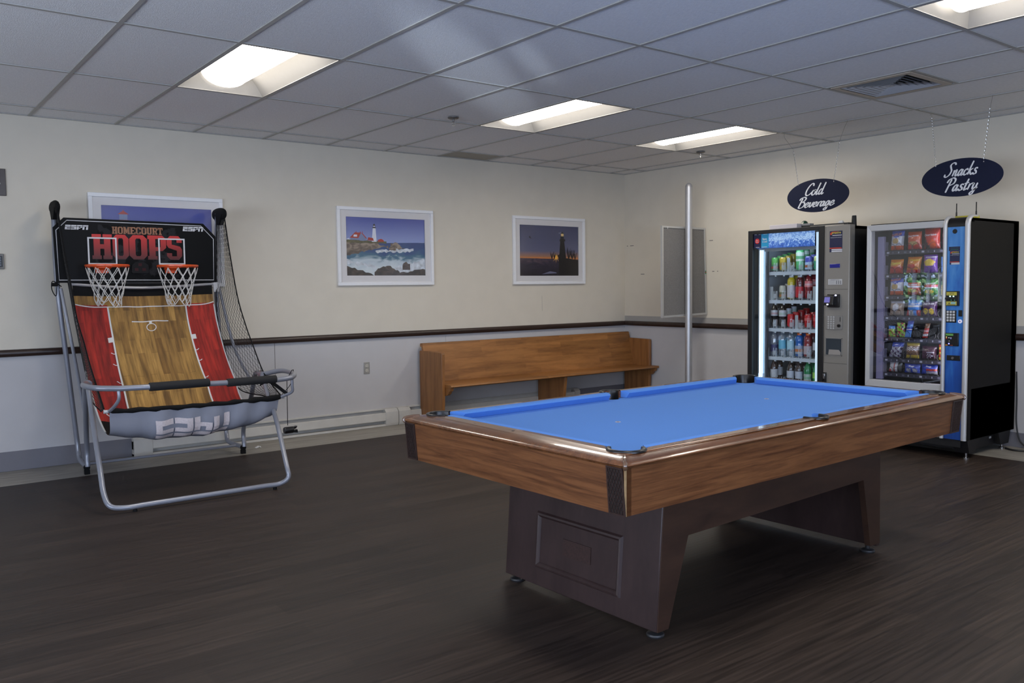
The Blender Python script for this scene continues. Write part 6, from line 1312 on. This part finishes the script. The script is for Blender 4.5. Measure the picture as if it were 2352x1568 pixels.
bag('chip_bag', 'orange cheese-snack bag with yellow lettering at the left of the second row', 'chip bag', -3.775,-3.885, zb(1),1.542, [FOR,FR,FW], lambda u,v: 1 if v < .48 else 0, lettering=('Cheetos',TY,.48,.72,.80,.20,.05,.10), lean=.10, grp=G('second'))
bag('chip_bag', 'orange and red crunchy-snack bag, second in the second row', 'chip bag', -3.915,-4.030, zb(1),1.558, [FOR,FR,FW], lambda u,v: 1 if (v < .25 or ell(u,v,.4,.42,.3,.16)) else 0, lettering=('Cheetos',TY,.6,.80,.70,.12,.04,.05), lean=.14, grp=G('second'))
bag('chip_bag', 'purple bag showing a round yellow chip, third in the second row', 'chip bag', -4.055,-4.165, zb(1),1.571, [FP,FY,FW], lambda u,v: 1 if ell(u,v,.5,.57,.40,.20) else (2 if .83 < v < .90 and .2 < u < .9 else 0), grp=G('second'))
bag('chip_bag', 'blue bag with orange corner cut off by the frame in the second row', 'chip bag', -4.190,-4.276, zb(1),1.55, [FSK,FOR], lambda u,v: 1 if v > .5 and u > .4 else 0, grp=G('second'))
bag('chip_bag', 'blue white and orange ridged-chip bag at the left of the third row', 'chip bag', -3.780,-3.890, zb(2),1.396, [FB,FW,FT,FO], rz, lettering=('RUFFLES',TR_,.45,.86,.76,.12,.04,.10), lean=.06, grp=G('third'))
bag('chip_bag', 'red and green corn-chip bag, second in the third row', 'chip bag', -3.925,-4.035, zb(2),1.372, [FR,FGN,FW,FY], lambda u,v: 3 if ell(u,v,.5,.3,.3,.12) else (1 if v > .82 else (2 if .52 < v < .62 else 0)), lettering=('Fritos',TW,.5,.70,.7,.12,.03,.1), grp=G('third'))
bag('chip_bag', 'green and pale corn-chip bag, third in the third row', 'chip bag', -4.060,-4.172, zb(2),1.376, [FGN,FR,FW,FY], lambda u,v: 3 if ell(u,v,.45,.22,.34,.14) else (1 if .5 < v < .64 else (2 if .42 < v < .5 else 0)), lettering=('Fritos',TW,.5,.74,.76,.12,.03,.08), grp=G('third'))
bag('chip_bag', 'yellow bag cut off by the frame in the third row', 'chip bag', -4.195,-4.276, zb(2),1.36, [FY,FGN], lambda u,v: 0 if v < .7 else 1, grp=G('third'))
bag('cookie_packet', 'clear packet holding a big tan cookie at the left of the fourth row', 'packet', -3.780,-3.900, zb(3),1.205, [fo('cookie',(.36,.26,.19),.5),FW,FSV], lambda u,v: 2 if v > .86 else (1 if ell(u,v,.5,.56,.24,.26) else 0), lean=.10, grp=G('fourth'))
bag('chip_bag', 'sky blue and white snack bag, second in the fourth row', 'chip bag', -3.925,-4.040, zb(3),1.225, [FSK,FW,FR], lambda u,v: 2 if (v < .35 and (u > .75 or u < .2)) else (1 if (.52 < v < .60 or (v < .34 and u < .6)) else 0), lettering=('Herr\'s',TW,.62,.70,.60,.12,.04,.06), lean=.14, grp=G('fourth'))
bag('chip_bag', 'dark purple chip bag with yellow chips, third in the fourth row', 'chip bag', -4.050,-4.168, zb(3),1.210, [FPD,FY,FK], lambda u,v: 1 if (ell(u,v,.32,.32,.17,.2) or ell(u,v,.72,.30,.16,.2)) else 0, lettering=('Doritos',TW,.45,.80,.82,.13,.03,.03), lean=.03, grp=G('fourth'))
bag('candy_packet', 'small lime green candy packet at the left of the fifth row', 'packet', -3.772,-3.828, zb(4),1.000, [FG,FSK,FR], lambda u,v: 1 if v > .72 else (2 if (int(u*5)+int(v*7)) % 5 == 0 else 0), thick=.014, grp=G('fifth'))
bag('candy_packet', 'tall lime and red candy packet, second in the fifth row', 'packet', -3.842,-3.912, zb(4),1.028, [FG,FR,FPD], lambda u,v: 1 if (int(u*4+v*3)+int(v*8)) % 4 == 0 else (2 if (int(u*6)+int(v*5)) % 6 == 1 else 0), thick=.014, grp=G('fifth'))
bag('candy_packet', 'long bright blue sweet wrapper, third in the fifth row', 'packet', -3.915,-3.966, zb(4),1.046, [FB,FSK,FW], lambda u,v: 1 if (v < .38 or .60 < v < .78) else (2 if .45 < v < .52 else 0), thick=.014, lean=.22, grp=G('fifth'))
bag('candy_bar', 'slim red and white candy bar leaning alone in the fifth row', 'candy bar', -4.060,-4.100, zb(4),1.028, [FR,FW,FBR], lambda u,v: 1 if (.12 < v < .3 or .42 < v < .52) else (2 if v > .68 else 0), thick=.010, lean=.22, grp=G('fifth'))
bag('cookie_packet', 'silver and blue cookie packet leaning at the left of the sixth row', 'packet', -3.785,-3.885, zb(5),.866, [FSV,FB,FPD], lambda u,v: 1 if v > .72 else (2 if (int(u*7+v*5)+int(v*6)) % 3 == 0 else 0), lean=.30, thick=.022, grp=G('sixth'))
bag('cookie_packet', 'yellow and brown cookie bag, second in the sixth row', 'packet', -3.924,-4.032, zb(5),.868, [FBR,FY,FW], lambda u,v: 1 if (v > .86 or v < .24) else (2 if .5 < v < .74 and (int(u*9)+int(v*20)) % 2 else 0), lean=.05, grp=G('sixth'))
bag('chip_bag', 'dark maroon and silver bag, third in the sixth row', 'chip bag', -4.052,-4.170, zb(5),.848, [fo('maroon',(.06,.012,.035)),FSV,FPD], lambda u,v: 1 if (ell(u,v,.68,.30,.22,.18) and (int(u*12)+int(v*9)) % 2) or (.5 < v < .58 and .4 < u < .9) else 0, lean=.04, grp=G('sixth'))
bag('candy_packet', 'red and yellow packet cut off by the frame in the sixth row', 'packet', -4.185,-4.250, zb(5),.865, [FR,FY], lambda u,v: 1 if (int(v*6) % 2 == 0 and u < .6) else 0, thick=.014, grp=G('sixth'))
bag('pastry_packet', 'white and red pastry packet at the left of the bottom row', 'packet', -3.782,-3.890, zb(6),.708, [FW,FR,FK,FBR], lambda u,v: 1 if (.4 < u < .52 or (u < .25 and v < .3)) else (2 if u > .72 else 0), lean=.12, thick=.020, grp=G('bottom'))
bag('pastry_packet', 'blue foil pastry packet, second in the bottom row', 'packet', -3.912,-4.044, zb(6),.698, [FB,FSV,FW], lambda u,v: 1 if (v < .5 and (ell(u,v,.3,.3,.16,.22) or ell(u,v,.7,.3,.16,.22))) else 0, thick=.020, lettering=('Pop',TW,.5,.72,.34,.22,.05,.0), grp=G('bottom'))
bag('pastry_packet', 'blue foil pastry packet with red band, third in the bottom row', 'packet', -4.050,-4.182, zb(6),.702, [FB,FSV,FR], lambda u,v: 2 if (.34 < v < .56 and u > .35) else (1 if v < .3 and u > .35 else 0), thick=.020, lettering=('Pop',TW,.5,.76,.34,.20,.05,.0), grp=G('bottom'))
bag('pastry_packet', 'blue foil pastry packet cut off by the frame in the bottom row', 'packet', -4.194,-4.276, zb(6),.70, [FB,FW], lambda u,v: 1 if u < .08 else 0, thick=.020, grp=G('bottom'))
t = [o for o in C.objects if o.name == 'snack_vending_machine'][0]
# control column: rounded silver posts, blue panel, black hood
def pillar(yc, hw_, name):
    mb = MB(); pf = [(math.cos(a), math.sin(a)) for a in [PI*k/10 for k in range(11)]]
    path = [(FS-.002,.150),(FS-.002,1.780)]+[(FS-.002+.062*(1-math.cos(a)), 1.780+.062*math.sin(a)) for a in [PI/2*k/8 for k in range(1,9)]]+[(-.74,1.842)]
    P = []
    for i, (x, z) in enumerate(path):
        a = path[max(0,i-1)]; b = path[min(len(path)-1,i+1)]; dx, dz = b[0]-a[0], b[1]-a[1]; l = math.hypot(dx,dz); nx, nz_ = -dz/l, dx/l
        P.append([(x+nx*.016*s_, yc+hw_*c_, z+nz_*.016*s_) for c_, s_ in pf])
    mb.grid(P); mb.build(name, M_silf, t, angle=50); MB().box(FS+.0025,-.80,yc-hw_,yc+hw_,.150,1.80).build('post_backing', M_sidebk, t, smooth=False)
pillar(-4.284,.015,'silver_post'); pillar(-4.450,.020,'silver_post')
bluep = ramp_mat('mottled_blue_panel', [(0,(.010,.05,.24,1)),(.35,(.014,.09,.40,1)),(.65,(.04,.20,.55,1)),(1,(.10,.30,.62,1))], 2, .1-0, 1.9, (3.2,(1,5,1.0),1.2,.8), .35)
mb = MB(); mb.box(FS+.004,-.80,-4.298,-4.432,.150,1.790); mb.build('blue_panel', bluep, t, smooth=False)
mb = MB(); mb.grid([[(FS+.002+.060*(1-math.cos(a)), y, 1.782+.058*math.sin(a)) for y in (-4.298,-4.432)] for a in [PI/2*k/8 for k in range(9)]]); mb.box(FS+.001,FS+.006,-4.298,-4.432,1.768,1.786); mb.box(-.74,-.81,-4.298,-4.432,1.832,1.840); mb.build('black_hood', M_gb, t, angle=50)
XP = FS+.004
mb = MB(); mb.lathe([(.016,-.004),(.018,0)], (XP,-4.352,1.735), axis='x', seg=20); mb.lathe([(.004,-.0055),(.004,-.004)], (XP,-4.347,1.738), axis='x', seg=8); mb.build('camera_eye', M_gb, t)
mb = MB(); mb.box(XP-.001,XP,-4.310,-4.393,1.588,1.620,0); put_text(mb, 'thank you', 1, (XP-.0015,-4.352,1.610), UY, UZ, mi=1, fit=(.055,.007)); mb.box(XP-.0015,XP-.001,-4.325,-4.380,1.596,1.599,1); mb.build('green_text_sticker', [MATS['navy_sticker'], mat('green_ink', (.03,.20,.08), rough=.5)], t, smooth=False)
service_sticker(-4.355, 1.536, .074, .102, XP, t)
mb = MB(); mb.box(XP,XP-.016,-4.303,-4.398,1.172,1.284); bv = mb.build('bill_acceptor', M_gb, t, bevel=.002)
mb = MB(); mb.box(XP-.017,XP-.016,-4.306,-4.383,1.252,1.277,0); mb.box(XP-.017,XP-.016,-4.306,-4.383,1.176,1.206,0); mb.box(XP-.0175,XP-.017,-4.340,-4.375,1.186,1.203,1)
for k in range(3): mb.box(XP-.0175,XP-.017,-4.315-k*.018,-4.326-k*.018,1.258,1.261,2)
mb.box(XP-.0175,XP-.017,-4.330,-4.365,1.268,1.271,2); mb.box(XP-.0175,XP-.017,-4.324,-4.331,1.185,1.197,2); mb.box(XP-.0175,XP-.017,-4.312,-4.376,1.178,1.182,2)
mb.build('yellow_label', [mat('yellow_label', (.50,.44,.06), rough=.5), mat('pale_blue_print', (.25,.45,.45), rough=.5), mat('dark_ink', (.04,.04,.03), rough=.5)], bv, smooth=False)
MB().box(XP-.016,XP-.026,-4.300,-4.375,1.222,1.236).build('bill_slot', M_gb, bv, bevel=.002)
for y in (-4.334,-4.359): MB().box(XP-.018,XP-.016,y+.005,y-.005,1.241,1.248).build('indicator_light', mat('green_white_led', (.5,1,.8), emit=(.4,1,.7), estr=3.0), bv, smooth=False)
for y in (-4.342,-4.368): MB().box(XP-.018,XP-.016,y+.002,y-.002,1.214,1.218).build('indicator_light', mat('dim_green_led', (.05,.3,.15), emit=(.05,.4,.2), estr=.8), bv, smooth=False)
kp = MB().box(XP-.004,XP,-4.299,-4.377,1.044,1.138).build('keypad', M_gb, t, bevel=.002)
for i in range(3):
    for j in range(4): MB().box(XP-.009,XP-.004,-4.306-i*.0225,-4.322-i*.0225,1.118-j*.0215,1.134-j*.0215).build('key', mat('silver_key', (.55,.55,.55), rough=.35), kp, bevel=.001)
MB().box(XP-.004,XP,-4.391,-4.420,1.092,1.140).build('coin_slot', M_gb, t, bevel=.002)
mb = MB(); mb.lathe([(.014,-.006),(.015,0)], (XP,-4.405,1.055), axis='x', seg=18, mi=0); mb.lathe([(.006,-.008),(.006,-.006)], (XP,-4.405,1.055), axis='x', seg=12, mi=1); mb.build('coin_return_button', [mat('white_button', (.72,.70,.76), rough=.4, emit=(.8,.75,.9), estr=.25), mat('violet_button_core', (.25,.22,.45), rough=.4)], t)
mb = MB(); mb.box(XP-.014,XP,-4.301,-4.400,.866,.966); rd = mb.build('payment_reader', M_gb, t, bevel=.003)
MB().box(XP-.015,XP-.014,-4.306,-4.362,.945,.960).build('screen', mat('green_lcd', (.05,.14,.04), rough=.3, emit=(.05,.14,.03), estr=.6), rd, smooth=False)
for y, z, c_ in ((-4.312,.934,(.8,.7,.2)),(-4.330,.929,(.35,.35,.37)),(-4.345,.929,(.35,.35,.4)),(-4.312,.924,(.4,.05,.03)),(-4.345,.922,(.1,.12,.4)),(-4.333,.904,(.18,.18,.18))): MB().box(XP-.0155,XP-.014,y+.004,y-.004,z-.003,z+.003).build('button', mat('reader_button_%02d%02d%02d' % tuple(int(v*99) for v in c_), c_, rough=.4, emit=c_, estr=.4), rd, smooth=False)
MB().box(XP-.016,XP-.014,-4.327,-4.335,.880,.888).build('indicator_light', mat('blue_led', (.1,.1,1), emit=(.12,.12,1), estr=5), rd, smooth=False)
mb = MB(); mb.box(XP-.0155,XP-.014,-4.304,-4.322,.869,.877,0); mb.box(XP-.0155,XP-.014,-4.340,-4.360,.869,.875,1); mb.build('card_marks', [mat('orange_mark', (.55,.22,.02), rough=.5), mat('dull_red_mark', (.2,.03,.02), rough=.5)], rd, smooth=False)
mb = MB(); mb.box(XP-.006,XP,-4.311,-4.412,.755,.795); lk = mb.build('lock_plate', M_gb, t, bevel=.003); MB().lathe([(.009,-.012),(.011,-.006)], (XP,-4.357,.774), axis='x', seg=14).build('lock_cylinder', M_rust, lk)
# router on top
t2 = thing('wireless_router', 'yellow and black router with two thin antennas on top of the snack machine', 'router', (-.60,-4.32,1.833))
MB().box(-.56,-.66,-4.245,-4.400,1.833,1.862).build('router_body', mat('yellow_router_shell', (.52,.46,.04), rough=.45), t2, bevel=.004); 
for y in (-4.238,-4.387): MB().lathe([(.0065,.0),(.006,.05),(.0042,.055),(.0042,.118),(.003,.121)], (-.595,y,1.845), seg=10).build('antenna', MATS['black_rubber'], t2)
MB().lathe([(.0075,0),(.0075,.012)], (-.595,-4.387,1.842), seg=10).build('red_collar', mat('red_collar', (.35,.02,.03), rough=.4), t2)
# cables behind and below the snack machine
mb = MB(); mb.tube(bez([(-.02,-4.474,.62),(-.022,-4.482,.40),(-.03,-4.487,.20),(-.035,-4.52,.06),(-.05,-4.60,.012),(-.08,-4.72,.007)],8), .006, 8); o = mb.build('power_cable', MATS['black_rubber'], base=(-.03,-4.49,0)); tag(o, 'thin black power cable hanging down beside the back of the snack machine', 'cable')
mb = MB(); mb.tube(bez([(-.16,-4.46,.008),(-.20,-4.54,.008),(-.17,-4.65,.008),(-.20,-4.80,.008)],8), .0075, 8); o = mb.build('floor_cable', MATS['black_rubber'], base=(-.18,-4.6,0)); tag(o, 'black cable lying on the pale floor right of the snack machine', 'cable')
